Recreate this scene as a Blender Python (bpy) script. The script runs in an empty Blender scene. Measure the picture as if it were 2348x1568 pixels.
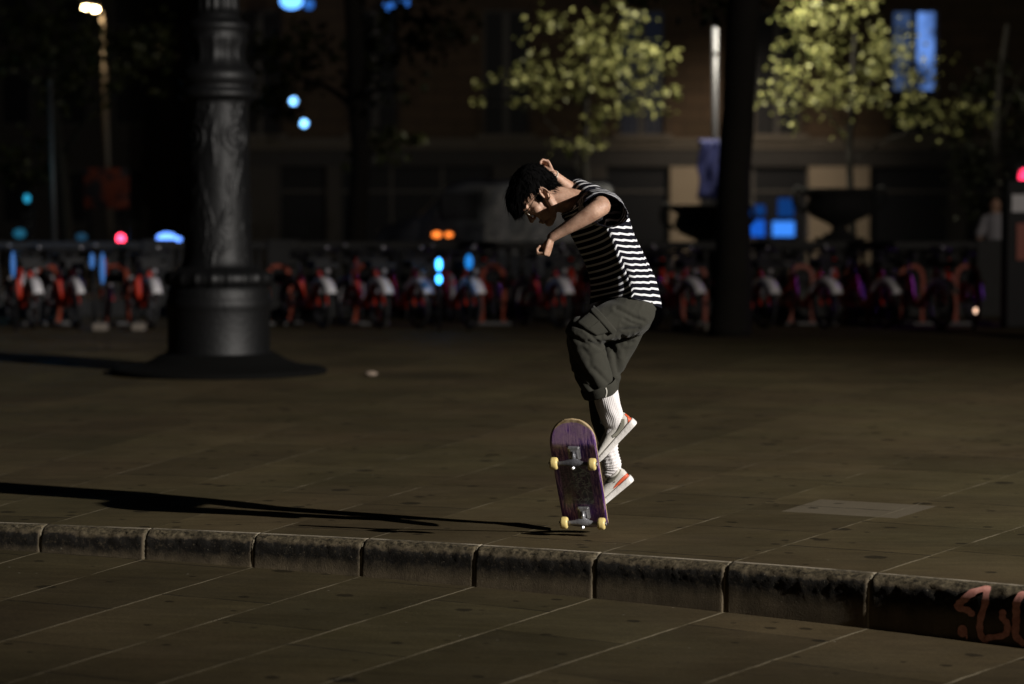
import bpy, bmesh, math, random
import numpy as np
from mathutils import Vector as V, Matrix, noise
PI = math.pi
R = math.radians
random.seed(7)
SC = bpy.context.scene
COL = SC.collection

# ------------------------------------------------------------------ camera
K = 5541.0            # focal length in reference pixels (2347 wide)
CX, CY = 1173.5, 784.0
HZ = 500.0
CAMZ = 1.41
TILT = math.atan((CY - HZ) / K)
cam = bpy.data.cameras.new('camera')
cam.lens = 85.0; cam.sensor_width = 36.0
cam.clip_start = 0.1; cam.clip_end = 600
cam.dof.use_dof = True
cam.dof.focus_distance = 10.62
cam.dof.aperture_fstop = 1.8
cam.dof.aperture_blades = 0
camo = bpy.data.objects.new('camera', cam); COL.objects.link(camo)
camo.location = (0, 0, CAMZ)
camo.rotation_euler = (PI / 2 - TILT, 0, 0)
SC.camera = camo
SC.render.resolution_x = 1024; SC.render.resolution_y = 684

# ------------------------------------------------------------------ world, light, exposure
SC.view_settings.view_transform = 'Standard'
SC.view_settings.look = 'None'
SC.view_settings.exposure = 0
SC.view_settings.gamma = 1
w = bpy.data.worlds.new('World'); SC.world = w; w.use_nodes = True
bg = w.node_tree.nodes['Background']
bg.inputs[0].default_value = (0.60, 0.57, 0.60, 1)
bg.inputs[1].default_value = 0.0036

def lamp(name, kind, loc, energy, color, size=0.1, target=None, spot=None, blend=1.0):
    d = bpy.data.lights.new(name, kind)
    d.energy = energy; d.color = color; d.shadow_soft_size = size
    if spot: d.spot_size = R(spot); d.spot_blend = blend
    o = bpy.data.objects.new(name, d); COL.objects.link(o); o.location = loc
    if target is not None:
        o.rotation_euler = (V(target) - V(loc)).to_track_quat('-Z', 'Y').to_euler()
    return o

KD = 23.5
KAZ, KEL = R(32.0), R(20.5)      # azimuth towards camera side from +x, elevation
kdir = V((math.cos(KAZ) * math.cos(KEL), -math.sin(KAZ) * math.cos(KEL), math.sin(KEL)))
kt = V((0.4, 10.7, 0.8))
lamp('plaza_floodlight', 'SPOT', kt + kdir * KD, 39000, (1.0, 0.955, 0.90), 0.11, (0.5, 14.8, 0.4), 44, 1.0)
lamp('added_floodlight_spill', 'SPOT', kt + kdir * KD, 8200, (1.0, 0.90, 0.80), 0.11, (3.2, 30.0, 0.6), 50, 1.0)  # second spot added at the floodlight's position to brighten the bicycles
lamp('assumed_street_light', 'SPOT', (3.7, 36.6, 5.5), 1600, (1.0, 0.93, 0.74), 0.10, (3.6, 40.6, 3.0), 145, 0.5)  # assumed street light above the view, no fixture modelled
lamp('added_pier_light', 'SPOT', (6.6, 63.5, 5.2), 980, (1.0, .82, .62), 0.15, (6.4, 70, 1.9), 84, 1.0)  # added lamp without a fixture, brightens the right-hand piers

# ------------------------------------------------------------------ projection used to read positions off the photograph
ct, st = math.cos(TILT), math.sin(TILT)
def P(px, py, Y):
    u = (px - CX) / K; v = (CY - py) / K
    s = Y / (ct + v * st)
    return V((u * s, Y, CAMZ + s * (-st + v * ct)))
def GX(px, Y): return (px - CX) / K * Y * 1.0
def GY(py): return K * CAMZ / (py - HZ)
Y0 = 10.66
def W(px, py, dy=0.0): return P(px, py, Y0 + dy)
S = Y0 / K            # metres per reference pixel at the skater

# ------------------------------------------------------------------ materials
MATS = {}
def mat(name, col, rough=0.6, metal=0.0, emit=None, es=0.0, spec=0.5, bump=0.0, bscale=40.0, var=0.0, vscale=6.0, trans=0.0, sheen=0.0):
    if name in MATS: return MATS[name]
    m = bpy.data.materials.new(name); m.use_nodes = True
    nt = m.node_tree; b = nt.nodes['Principled BSDF']
    b.inputs['Base Color'].default_value = (*col, 1)
    b.inputs['Roughness'].default_value = rough
    b.inputs['Metallic'].default_value = metal
    b.inputs['Specular IOR Level'].default_value = spec
    if trans: b.inputs['Transmission Weight'].default_value = trans
    if sheen: b.inputs['Sheen Weight'].default_value = sheen
    if emit:
        b.inputs['Emission Color'].default_value = (*emit, 1)
        b.inputs['Emission Strength'].default_value = es
    if bump or var:
        tc = nt.nodes.new('ShaderNodeTexCoord')
        if bump:
            n = nt.nodes.new('ShaderNodeTexNoise'); n.inputs['Scale'].default_value = bscale; n.inputs['Detail'].default_value = 6
            nt.links.new(tc.outputs['Object'], n.inputs['Vector'])
            bp = nt.nodes.new('ShaderNodeBump'); bp.inputs['Strength'].default_value = bump; bp.inputs['Distance'].default_value = 0.01
            nt.links.new(n.outputs[0], bp.inputs['Height']); nt.links.new(bp.outputs[0], b.inputs['Normal'])
        if var:
            n2 = nt.nodes.new('ShaderNodeTexNoise'); n2.inputs['Scale'].default_value = vscale; n2.inputs['Detail'].default_value = 5
            nt.links.new(tc.outputs['Object'], n2.inputs['Vector'])
            mx = nt.nodes.new('ShaderNodeMix'); mx.data_type = 'RGBA'
            mx.inputs[6].default_value = (*[c * (1 - var) for c in col], 1)
            mx.inputs[7].default_value = (*[min(1, c * (1 + var)) for c in col], 1)
            nt.links.new(n2.outputs[0], mx.inputs[0]); nt.links.new(mx.outputs[2], b.inputs['Base Color'])
    MATS[name] = m
    return m

class NB:
    """small node builder"""
    def __init__(s, name):
        s.m = bpy.data.materials.new(name); s.m.use_nodes = True
        s.nt = s.m.node_tree; s.b = s.nt.nodes['Principled BSDF']; MATS[name] = s.m
    def n(s, t, **k):
        x = s.nt.nodes.new('ShaderNode' + t)
        for a, v in k.items(): setattr(x, a, v)
        return x
    def set(s, sock, v):
        if isinstance(v, bpy.types.NodeSocket): s.nt.links.new(v, sock)
        elif v is not None: sock.default_value = v
    def math(s, op, a, b=None, c=None, clamp=False):
        x = s.n('Math', operation=op); x.use_clamp = clamp
        s.set(x.inputs[0], a)
        if b is not None: s.set(x.inputs[1], b)
        if c is not None: s.set(x.inputs[2], c)
        return x.outputs[0]
    def noise(s, vec, scale, detail=4, rough=0.5, dist=0.0, dim='3D'):
        x = s.n('TexNoise'); x.noise_dimensions = dim
        s.set(x.inputs['Vector'], vec); x.inputs['Scale'].default_value = scale
        x.inputs['Detail'].default_value = detail; x.inputs['Roughness'].default_value = rough
        x.inputs['Distortion'].default_value = dist
        return x.outputs[0]
    def ramp(s, f, lo, hi, a=0.0, b=1.0):
        x = s.n('MapRange'); x.clamp = True
        s.set(x.inputs[0], f); s.set(x.inputs[1], lo); s.set(x.inputs[2], hi)
        x.inputs[3].default_value = a; x.inputs[4].default_value = b
        return x.outputs[0]
    def mix(s, f, a, b):
        x = s.n('Mix'); x.data_type = 'RGBA'
        s.set(x.inputs[0], f)
        for i, v in ((6, a), (7, b)):
            if isinstance(v, tuple) and len(v) == 3: v = (*v, 1)
            s.set(x.inputs[i], v)
        return x.outputs[2]
    def bump(s, h, strength, dist=0.01, normal=None):
        x = s.n('Bump'); x.inputs['Strength'].default_value = strength; x.inputs['Distance'].default_value = dist
        s.set(x.inputs['Height'], h)
        if normal is not None: s.set(x.inputs['Normal'], normal)
        return x.outputs[0]
    def mapping(s, vec, scale=(1, 1, 1), loc=(0, 0, 0), rot=(0, 0, 0)):
        x = s.n('Mapping'); s.set(x.inputs[0], vec)
        x.inputs['Location'].default_value = loc; x.inputs['Rotation'].default_value = rot; x.inputs['Scale'].default_value = scale
        return x.outputs[0]

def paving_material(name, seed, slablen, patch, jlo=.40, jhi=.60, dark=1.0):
    n = NB(name)
    uv = n.n('UVMap'); uv.uv_map = 'polar'
    tc = n.n('TexCoord'); obj = tc.outputs['Object']
    sx = n.n('SeparateXYZ'); n.set(sx.inputs[0], uv.outputs[0])
    wob = n.noise(obj, 9.0, 4); wob2 = n.noise(obj, 45.0, 3)
    ux = n.math('ADD', sx.outputs[0], n.math('MULTIPLY', n.math('SUBTRACT', n.math('ADD', wob, n.math('MULTIPLY', wob2, 0.4)), 0.7), 0.022))
    col_i = n.math('FLOOR', ux)
    fu = n.math('FRACT', ux)
    du = n.math('MINIMUM', fu, n.math('SUBTRACT', 1.0, fu))           # distance to radial joint, in columns
    # width of a column grows with r -> metres
    rr = n.math('ADD', sx.outputs[1], 13.65)
    dum = n.math('MULTIPLY', du, n.math('MULTIPLY', rr, 0.0405))
    wn = n.n('TexWhiteNoise'); wn.noise_dimensions = '1D'; n.set(wn.inputs['W'], n.math('ADD', col_i, seed))
    vv = n.math('ADD', n.math('DIVIDE', n.math('ADD', sx.outputs[1], n.math('MULTIPLY', n.math('SUBTRACT', wob, 0.5), 0.03)), slablen), n.math('MULTIPLY', wn.outputs[0], 0.9))
    row_i = n.math('FLOOR', vv)
    fv = n.math('FRACT', vv)
    dv = n.math('MULTIPLY', n.math('MINIMUM', fv, n.math('SUBTRACT', 1.0, fv)), slablen)
    cv = n.n('CombineXYZ'); n.set(cv.inputs[0], col_i); n.set(cv.inputs[1], row_i); n.set(cv.inputs[2], seed)
    sl = n.n('TexWhiteNoise'); n.set(sl.inputs['Vector'], cv.outputs[0])
    tone = n.ramp(sl.outputs[0], 0, 1, 0.80, 1.18)
    blot = n.ramp(n.noise(obj, 0.9, 6, 0.65), 0.3, 0.72, 0.70, 1.26)
    strk = n.ramp(n.noise(n.mapping(obj, (1.2, 7, 1), rot=(0, 0, 0.5)), 2.2, 5, 0.62), 0.32, 0.7, 0.86, 1.14)
    grain = n.ramp(n.noise(obj, 95, 4, 0.75), 0.3, 0.7, 0.74, 1.26)
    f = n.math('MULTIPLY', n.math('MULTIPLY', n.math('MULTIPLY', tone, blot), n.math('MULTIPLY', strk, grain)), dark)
    hue = n.mix(n.ramp(n.noise(obj, 0.6, 3), 0.35, 0.65), (0.065, 0.0525, 0.0250), (0.073, 0.0535, 0.0275))
    base = n.n('VectorMath', operation='SCALE'); n.set(base.inputs[0], hue); n.set(base.inputs[3], f)
    c = base.outputs[0]
    if patch:
        u0, u1, v0, v1 = patch
        pm = n.math('MULTIPLY', n.math('MULTIPLY', n.math('GREATER_THAN', ux, u0), n.math('LESS_THAN', ux, u1)),
                    n.math('MULTIPLY', n.math('GREATER_THAN', sx.outputs[1], v0), n.math('LESS_THAN', sx.outputs[1], v1)))
        c = n.mix(n.math('MULTIPLY', pm, 0.9), c, (0.118, 0.098, 0.068))
    # chewing gum and oil spots
    def spots(scale, thr, soft, sd, keep):
        v = n.n('TexVoronoi'); v.inputs['Scale'].default_value = scale; v.inputs['Randomness'].default_value = 1
        n.set(v.inputs['Vector'], n.mapping(obj, (1, 1, 1), (sd, sd * 1.7, 0)))
        on = n.math('GREATER_THAN', n.n('SeparateColor').outputs[0], 2.0)
        sc = n.n('SeparateColor'); n.set(sc.inputs[0], v.outputs['Color'])
        sz = n.math('MULTIPLY', n.math('ADD', n.math('MULTIPLY', sc.outputs[1], .7), .3), thr)
        d = n.math('ADD', v.outputs['Distance'], n.math('MULTIPLY', n.math('SUBTRACT', n.noise(obj, 38, 3), 0.5), thr * 0.6))
        m = n.ramp(n.math('SUBTRACT', d, sz), -soft, soft, 1, 0)
        return n.math('MULTIPLY', m, n.math('LESS_THAN', sc.outputs[0], keep))
    s1 = spots(3.2, 0.17, 0.02, 3.1, 0.8); s2 = spots(7.0, 0.20, 0.03, 8.3, 0.5); s3 = spots(1.3, 0.16, 0.08, 1.2, 0.35)
    sp = n.math('MAXIMUM', s1, n.math('MAXIMUM', s2, n.math('MULTIPLY', s3, 0.7)))
    c = n.mix(n.math('MULTIPLY', sp, 0.74), c, (0.010, 0.0075, 0.004))
    ls = spots(14.0, 0.07, 0.02, 5.7, 0.10)
    c = n.mix(n.math('MULTIPLY', ls, 0.7), c, (0.3, 0.27, 0.22))
    # joints
    jb = n.noise(obj, 2.1, 4, 0.6)
    jm = n.ramp(dum, 0.0025, n.math('MULTIPLY', n.ramp(wob2, .35, .65), 0.006) if False else 0.0068, 1, 0)
    jvis = n.math('MULTIPLY', n.ramp(jb, jlo, jhi, 0.06, 0.95), n.ramp(sx.outputs[1], 2.2, 5.5, 1.0, 0.25))
    c = n.mix(n.math('MULTIPLY', jm, jvis), c, (0.20, 0.168, 0.112))
    jv = n.ramp(dv, 0.003, 0.009, 1, 0)
    c = n.mix(n.math('MULTIPLY', jv, n.ramp(n.noise(obj, 4.0, 5, 0.7), 0.38, 0.52, 0.0, 0.95)), c, (0.012, 0.010, 0.008))
    n.set(n.b.inputs['Base Color'], c)
    n.set(n.b.inputs['Roughness'], n.ramp(n.noise(obj, 3, 5), 0.3, 0.7, 0.62, 0.9))
    n.b.inputs['Specular IOR Level'].default_value = 0.12
    h = n.math('ADD', n.math('MULTIPLY', n.noise(obj, 60, 5, 0.6), 0.25), n.math('MULTIPLY', jv, -0.9))
    h = n.math('ADD', h, n.math('MULTIPLY', n.noise(obj, 5, 3), 0.9))
    h = n.math('ADD', h, n.math('MULTIPLY', jm, 0.12))
    n.set(n.b.inputs['Normal'], n.bump(h, 0.55, 0.008))
    return n.m

# ------------------------------------------------------------------ object helpers
def tag(o, label=None, cat=None, group=None, kind=None):
    if label: o['label'] = label
    if cat: o['category'] = cat
    if group: o['group'] = group
    if kind: o['kind'] = kind
    return o
def empty(name, loc=(0, 0, 0), label=None, cat=None, group=None):
    o = bpy.data.objects.new(name, None); COL.objects.link(o); o.location = loc
    o.empty_display_size = 0.1
    return tag(o, label, cat, group)
def link_mesh(name, me, m=None, parent=None, smooth=True):
    if m is not None:
        me.materials.clear(); me.materials.append(m)
    if smooth and len(me.polygons):
        me.polygons.foreach_set('use_smooth', [True] * len(me.polygons))
    o = bpy.data.objects.new(name, me); COL.objects.link(o)
    if parent is not None:
        o.parent = parent
        # parts are modelled in world space, or in the space of a thing still at the origin
        if parent.parent is None: o.matrix_parent_inverse = Matrix.Translation(-parent.location)
    return o
class MB:
    def __init__(s): s.v = []; s.f = []
    def add(s, vs, fs):
        k = len(s.v); s.v += [tuple(p) for p in vs]; s.f += [tuple(i + k for i in f) for f in fs]; return s
    def box(s, a, b, rot=0.0, org=None):
        x0, y0, z0 = a; x1, y1, z1 = b
        vs = [V((x, y, z)) for z in (z0, z1) for y in (y0, y1) for x in (x0, x1)]
        if rot:
            o = V(org) if org else V(((x0 + x1) / 2, (y0 + y1) / 2, 0)); M = Matrix.Rotation(rot, 3, 'Z')
            vs = [M @ (p - o) + o for p in vs]
        return s.add(vs, [(0, 2, 3, 1), (4, 5, 7, 6), (0, 1, 5, 4), (2, 6, 7, 3), (0, 4, 6, 2), (1, 3, 7, 5)])
    def lathe(s, prof, c=(0, 0), seg=32, fn=None):
        vs = []; fs = []; n = len(prof)
        for i in range(seg):
            a = 2 * PI * i / seg
            for (r, z) in prof:
                rr = fn(r, z, a) if fn else r
                vs.append((c[0] + rr * math.cos(a), c[1] + rr * math.sin(a), z))
        for i in range(seg):
            j = (i + 1) % seg
            for k in range(n - 1):
                fs.append((i * n + k, j * n + k, j * n + k + 1, i * n + k + 1))
        if prof[0][0] > 1e-6: fs.append(tuple(i * n for i in range(seg))[::-1])
        if prof[-1][0] > 1e-6: fs.append(tuple(i * n + n - 1 for i in range(seg)))
        return s.add(vs, fs)
    def loft(s, rings, closed_ring=True, cap=True):
        vs = []; fs = []; n = len(rings[0])
        for r in rings: vs += list(r)
        for i in range(len(rings) - 1):
            for k in range(n if closed_ring else n - 1):
                l = (k + 1) % n
                fs.append((i * n + k, i * n + l, (i + 1) * n + l, (i + 1) * n + k))
        if cap:
            fs.append(tuple(range(n))[::-1]); fs.append(tuple((len(rings) - 1) * n + k for k in range(n)))
        return s.add(vs, fs)
    def tube(s, pts, rad, seg=10, cap=True, closed=False, round_end=False):
        pts = [V(p) for p in pts]; n = len(pts)
        rads = rad if isinstance(rad, (list, tuple)) else [rad] * n
        if round_end:
            a, b = pts[0], pts[-1]; ta = (pts[0] - pts[1]).normalized(); tb = (pts[-1] - pts[-2]).normalized()
            ra, rb = rads[0], rads[-1]
            pts = [a + ta * ra, a + ta * ra * .8, a + ta * ra * .4] + pts + [b + tb * rb * .4, b + tb * rb * .8, b + tb * rb]
            rads = [ra * .08, ra * .6, ra * .92] + list(rads) + [rb * .92, rb * .6, rb * .08]
            n = len(pts)
        T = []
        for i in range(n):
            if closed: t = pts[(i + 1) % n] - pts[i - 1]
            else: t = pts[min(i + 1, n - 1)] - pts[max(i - 1, 0)]
            T.append(t.normalized() if t.length > 1e-9 else V((0, 0, 1)))
        up = V((0, 0, 1)) if abs(T[0].z) < 0.9 else V((1, 0, 0))
        A = T[0].cross(up).normalized(); rings = []
        for i in range(n):
            A = (A - T[i] * A.dot(T[i])).normalized(); B = T[i].cross(A)
            rings.append([pts[i] + (A * math.cos(2 * PI * k / seg) + B * math.sin(2 * PI * k / seg)) * rads[i] for k in range(seg)])
        if closed: rings.append(rings[0])
        return s.loft(rings, cap=cap and not closed)
    def ball(s, c, r, M=None, seg=16, rg=10):
        rx, ry, rz = (r, r, r) if isinstance(r, (int, float)) else r
        c = V(c); vs = []; fs = []
        M = M or Matrix.Identity(3)
        vs.append(c + M @ V((0, 0, rz)))
        for i in range(1, rg):
            t = PI * i / rg
            for k in range(seg):
                a = 2 * PI * k / seg
                vs.append(c + M @ V((rx * math.sin(t) * math.cos(a), ry * math.sin(t) * math.sin(a), rz * math.cos(t))))
        vs.append(c + M @ V((0, 0, -rz)))
        for k in range(seg): fs.append((0, 1 + k, 1 + (k + 1) % seg))
        for i in range(rg - 2):
            for k in range(seg):
                a = 1 + i * seg; l = (k + 1) % seg
                fs.append((a + k, a + seg + k, a + seg + l, a + l))
        a = 1 + (rg - 2) * seg
        for k in range(seg): fs.append((a + k, len(vs) - 1, a + (k + 1) % seg))
        return s.add(vs, fs)
    def mesh(s, name):
        me = bpy.data.meshes.new(name); me.from_pydata(s.v, [], s.f); me.update()
        return me
    def build(s, name, m, parent=None, smooth=True, fix=True, bevel=0.0):
        me = s.mesh(name)
        if fix:
            bm = bmesh.new(); bm.from_mesh(me); bmesh.ops.recalc_face_normals(bm, faces=bm.faces); bm.to_mesh(me); bm.free()
        o = link_mesh(name, me, m, parent, smooth)
        if bevel:
            md = o.modifiers.new('bevel', 'BEVEL'); md.width = bevel; md.segments = 2; md.limit_method = 'ANGLE'
        return o
def remesh(mb, voxel, smooth_it=4, sm=0.5):
    me = mb.mesh('tmp')
    bm = bmesh.new(); bm.from_mesh(me); bmesh.ops.recalc_face_normals(bm, faces=bm.faces); bm.to_mesh(me); bm.free()
    o = bpy.data.objects.new('tmp', me); COL.objects.link(o)
    r = o.modifiers.new('r', 'REMESH'); r.mode = 'VOXEL'; r.voxel_size = voxel; r.use_smooth_shade = True
    if smooth_it:
        q = o.modifiers.new('s', 'SMOOTH'); q.iterations = smooth_it; q.factor = sm
    dg = bpy.context.evaluated_depsgraph_get()
    out = bpy.data.meshes.new_from_object(o.evaluated_get(dg))
    bpy.data.objects.remove(o); bpy.data.meshes.remove(me)
    return out
def cr(pts, sub=6):
    """Catmull-Rom through rows of numbers"""
    A = np.array(pts, float); n = len(A); out = []
    for i in range(n - 1):
        p0 = A[max(i - 1, 0)]; p1 = A[i]; p2 = A[i + 1]; p3 = A[min(i + 2, n - 1)]
        for k in range(sub):
            t = k / sub
            out.append(0.5 * ((2 * p1) + (-p0 + p2) * t + (2 * p0 - 5 * p1 + 4 * p2 - p3) * t * t + (-p0 + 3 * p1 - 3 * p2 + p3) * t ** 3))
    out.append(A[-1]); return out
YV = V((0, 1, 0))
def limb_rings(rows, seg=24, sub=6, ex=1.0):
    """rows: (px, py, dy, r_px in the picture plane, depth radius in m) -> rings"""
    rows = cr(rows, sub); pts = [W(r[0], r[1], r[2]) for r in rows]; rings = []; n = len(rows)
    for i in range(n):
        t = (pts[min(i + 1, n - 1)] - pts[max(i - 1, 0)]).normalized()
        A = t.cross(YV); A = A.normalized() if A.length > 1e-3 else V((1, 0, 0))
        B = A.cross(t).normalized()
        ra = rows[i][3] * (Y0 + rows[i][2]) / K; rb = rows[i][4]
        ring = []
        for k in range(seg):
            a = 2 * PI * k / seg; c, s_ = math.cos(a), math.sin(a)
            if ex != 1.0: c = math.copysign(abs(c) ** ex, c); s_ = math.copysign(abs(s_) ** ex, s_)
            ring.append(pts[i] + A * (ra * c) + B * (rb * s_))
        rings.append(ring)
    return rings, pts
def limb(mb, rows, seg=24, sub=5, ends=True):
    rings, pts = limb_rings(rows, seg, sub)
    if ends:
        def endc(ring, p, d):
            out = []
            rad = sum((q - p).length for q in ring) / len(ring)
            for f, g in ((.35, .93), (.65, .75), (.88, .45), (.97, .12)):
                out.append([p + d * rad * f + (q - p) * g for q in ring])
            return out
        d0 = (pts[0] - pts[1]).normalized(); d1 = (pts[-1] - pts[-2]).normalized()
        rings = endc(rings[0], pts[0], d0)[::-1] + rings + endc(rings[-1], pts[-1], d1)
    mb.loft(rings)
def copy_tree(o, parent=None):
    c = o.copy(); COL.objects.link(c)
    if parent is not None: c.parent = parent
    for ch in o.children: copy_tree(ch, c)
    return c

# ================================================================== GROUND
CC = V((-5.642, -2.130)); RK = 13.65
PHI = [14.843, 17.027, 19.278, 21.505, 23.782, 26.124, 28.617, 31.25, 34.30]
def phi_of(k):
    if k <= 0: return PHI[0] + 2.2 * k
    if k >= 8: return PHI[8] + 2.5 * (k - 8)
    i = int(math.floor(k)); i = min(i, 7); return PHI[i] + (PHI[i + 1] - PHI[i]) * (k - i)
def zlow(x): return -min(0.30, max(0.05, 0.173 + 0.0263 * x))
def polar(k, r):
    a = R(phi_of(k)); return CC.x + r * math.sin(a), CC.y + r * math.cos(a)
def polar_sheet(name, m, k0, k1, nk, rs, zf):
    ks = np.linspace(k0, k1, nk); vs = []; uv = []; fs = []
    for r in rs:
        for k in ks:
            x, y = polar(k, r); vs.append((x, y, zf(x, y, r))); uv.append((k + 100, r - RK))
    nK = len(ks)
    for i in range(len(rs) - 1):
        for j in range(nK - 1):
            fs.append((i * nK + j, i * nK + j + 1, (i + 1) * nK + j + 1, (i + 1) * nK + j))
    me = bpy.data.meshes.new(name); me.from_pydata(vs, [], fs); me.update()
    ul = me.uv_layers.new(name='polar')
    li = np.empty(len(me.loops), int); me.loops.foreach_get('vertex_index', li)
    ul.data.foreach_set('uv', np.array(uv)[li].ravel())
    o = link_mesh(name, me, m, None, True); tag(o, kind='structure'); return o
# pale replacement slab: corners in the photograph -> polar
def pol(px, py):
    p = V((GX(px, GY(py)), GY(py))) - CC
    ph = math.degrees(math.atan2(p.x, p.y))
    k = np.interp(ph, PHI, range(9)) if PHI[0] <= ph <= PHI[8] else (8 + (ph - PHI[8]) / 2.5 if ph > PHI[8] else (ph - PHI[0]) / 2.2)
    return k, p.length - RK
ka, ra_ = pol(1795, 1172); kb, rb_ = pol(1888, 1147); kc, rc_ = pol(2152, 1162); kd, rd_ = pol(2052, 1193)
print('slab', (ka, ra_), (kb, rb_), (kc, rc_), (kd, rd_))
patch = (100 + (ka + kb) / 2, 100 + (kc + kd) / 2, (ra_ + rd_) / 2, (rb_ + rc_) / 2)
m_up = paving_material('plaza_paving', 3.0, 0.93, patch, .46, .62)
m_lo = paving_material('lower_paving', 11.0, 1.22, None, .36, .56, .76)  # colour dimmed to imitate the light falling off in the foreground
polar_sheet('plaza_pavement', m_up, -60, 62, 489, [RK + .020, RK + .3, RK + .8, RK + 1.6, RK + 3, RK + 5, RK + 8, RK + 12, RK + 17, RK + 24, RK + 26.3], lambda x, y, r: 0.0)
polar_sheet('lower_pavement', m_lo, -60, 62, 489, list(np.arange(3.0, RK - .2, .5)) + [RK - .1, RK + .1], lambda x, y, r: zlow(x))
# the ground beyond and beneath
g = MB(); g.box((-300, -60, -1.2), (300, 500, -0.42)); tag(g.build('ground', mat('earth', (0.02, 0.019, 0.017), .9), smooth=False), kind='structure')
g = MB(); g.box((-120, 35.2, -0.4), (120, 62.0, -0.012)); tag(g.build('road', mat('asphalt', (0.028, 0.027, 0.027), .8, bump=.4, bscale=60, var=.25), smooth=False), kind='structure')
g = MB(); g.box((-120, 62.0, -0.4), (120, 120, 0.10)); tag(g.build('far_pavement', mat('far_paving', (0.05, 0.047, 0.042), .85, var=.2), smooth=False), kind='structure')

# kerb stones: one structure mesh, stones separated by open joints
def kerb_profile(sv):
    """sv 0..1 from the back edge over the round nose down the face -> (r offset, z)"""
    rad = 0.062
    back = 0.028; arc = rad * PI / 2; face = 0.30
    L = back + arc + face; s_ = sv * L
    if s_ < back: return back - s_, 0.0015
    if s_ < back + arc:
        a = (s_ - back) / rad; return -rad * math.sin(a), 0.0015 - rad * (1 - math.cos(a))
    d = s_ - back - arc
    return -rad - d * 0.03, 0.0015 - rad - d
def kerb_mesh():
    vs = []; fs = []; at = []
    for k in range(-12, 22):
        fine = -2 <= k <= 9
        nj = 64 if fine else 12
        svs = [0, .02, .04] + list(np.linspace(.05, .36, 15)) + list(np.linspace(.4, 1, 13))
        gap = 0.005
        rnd = noise.random() * 10
        hk = random.uniform(-.0015, .0015); lean = random.uniform(-.004, .004)
        base = len(vs)
        for j in range(nj + 1):
            t = j / nj
            e = 0.0
            kk = k + gap + (1 - 2 * gap) * t
            ed = min(t, 1 - t) * .57      # metres from stone end
            for sv in svs:
                ro, z = kerb_profile(sv)
                rr = RK + ro + lean; zz = z + hk
                x, y = polar(kk, rr)
                q = V((x * 22, y * 22, z * 30 + rnd)); q2 = V((x * 75, y * 75, z * 90 + rnd))
                up = max(0, 1 - abs(sv - .2) / .25)
                d = (noise.noise(q) * .004 + noise.noise(q2) * .0028) * up + noise.noise(q * .3) * .002
                if ed < .006: d -= (1 - ed / .006) ** 2 * .004 * (0.6 + up)
                nr = -1 if sv > .1 else 0
                x, y = polar(kk, rr + d * nr * 1.0)
                vs.append((x, y, zz + (d * up if sv > .03 else 0)))
                at.append((kk + 100, sv))
        ns = len(svs)
        for j in range(nj):
            for i in range(ns - 1):
                a = base + j * ns + i
                fs.append((a, a + 1, a + ns + 1, a + ns))
        for j in (0, nj):   # end faces going back into the joint
            b2 = len(vs)
            for i in range(ns):
                p = vs[base + j * ns + i]; kk = k + gap + (1 - 2 * gap) * (j / nj)
                a = R(phi_of(kk)); vs.append((p[0] + .05 * math.sin(a), p[1] + .05 * math.cos(a), p[2] - .01)); at.append((kk + 100, svs[i]))
            for i in range(ns - 1):
                a = base + j * ns + i; b = b2 + i
                fs.append((a, b, b + 1, a + 1) if j == 0 else (a, a + 1, b + 1, b))
    me = bpy.data.meshes.new('kerb'); me.from_pydata(vs, [], fs); me.update()
    ul = me.uv_layers.new(name='polar'); li = np.empty(len(me.loops), int); me.loops.foreach_get('vertex_index', li)
    ul.data.foreach_set('uv', np.array(at)[li].ravel())
    return me
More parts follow.
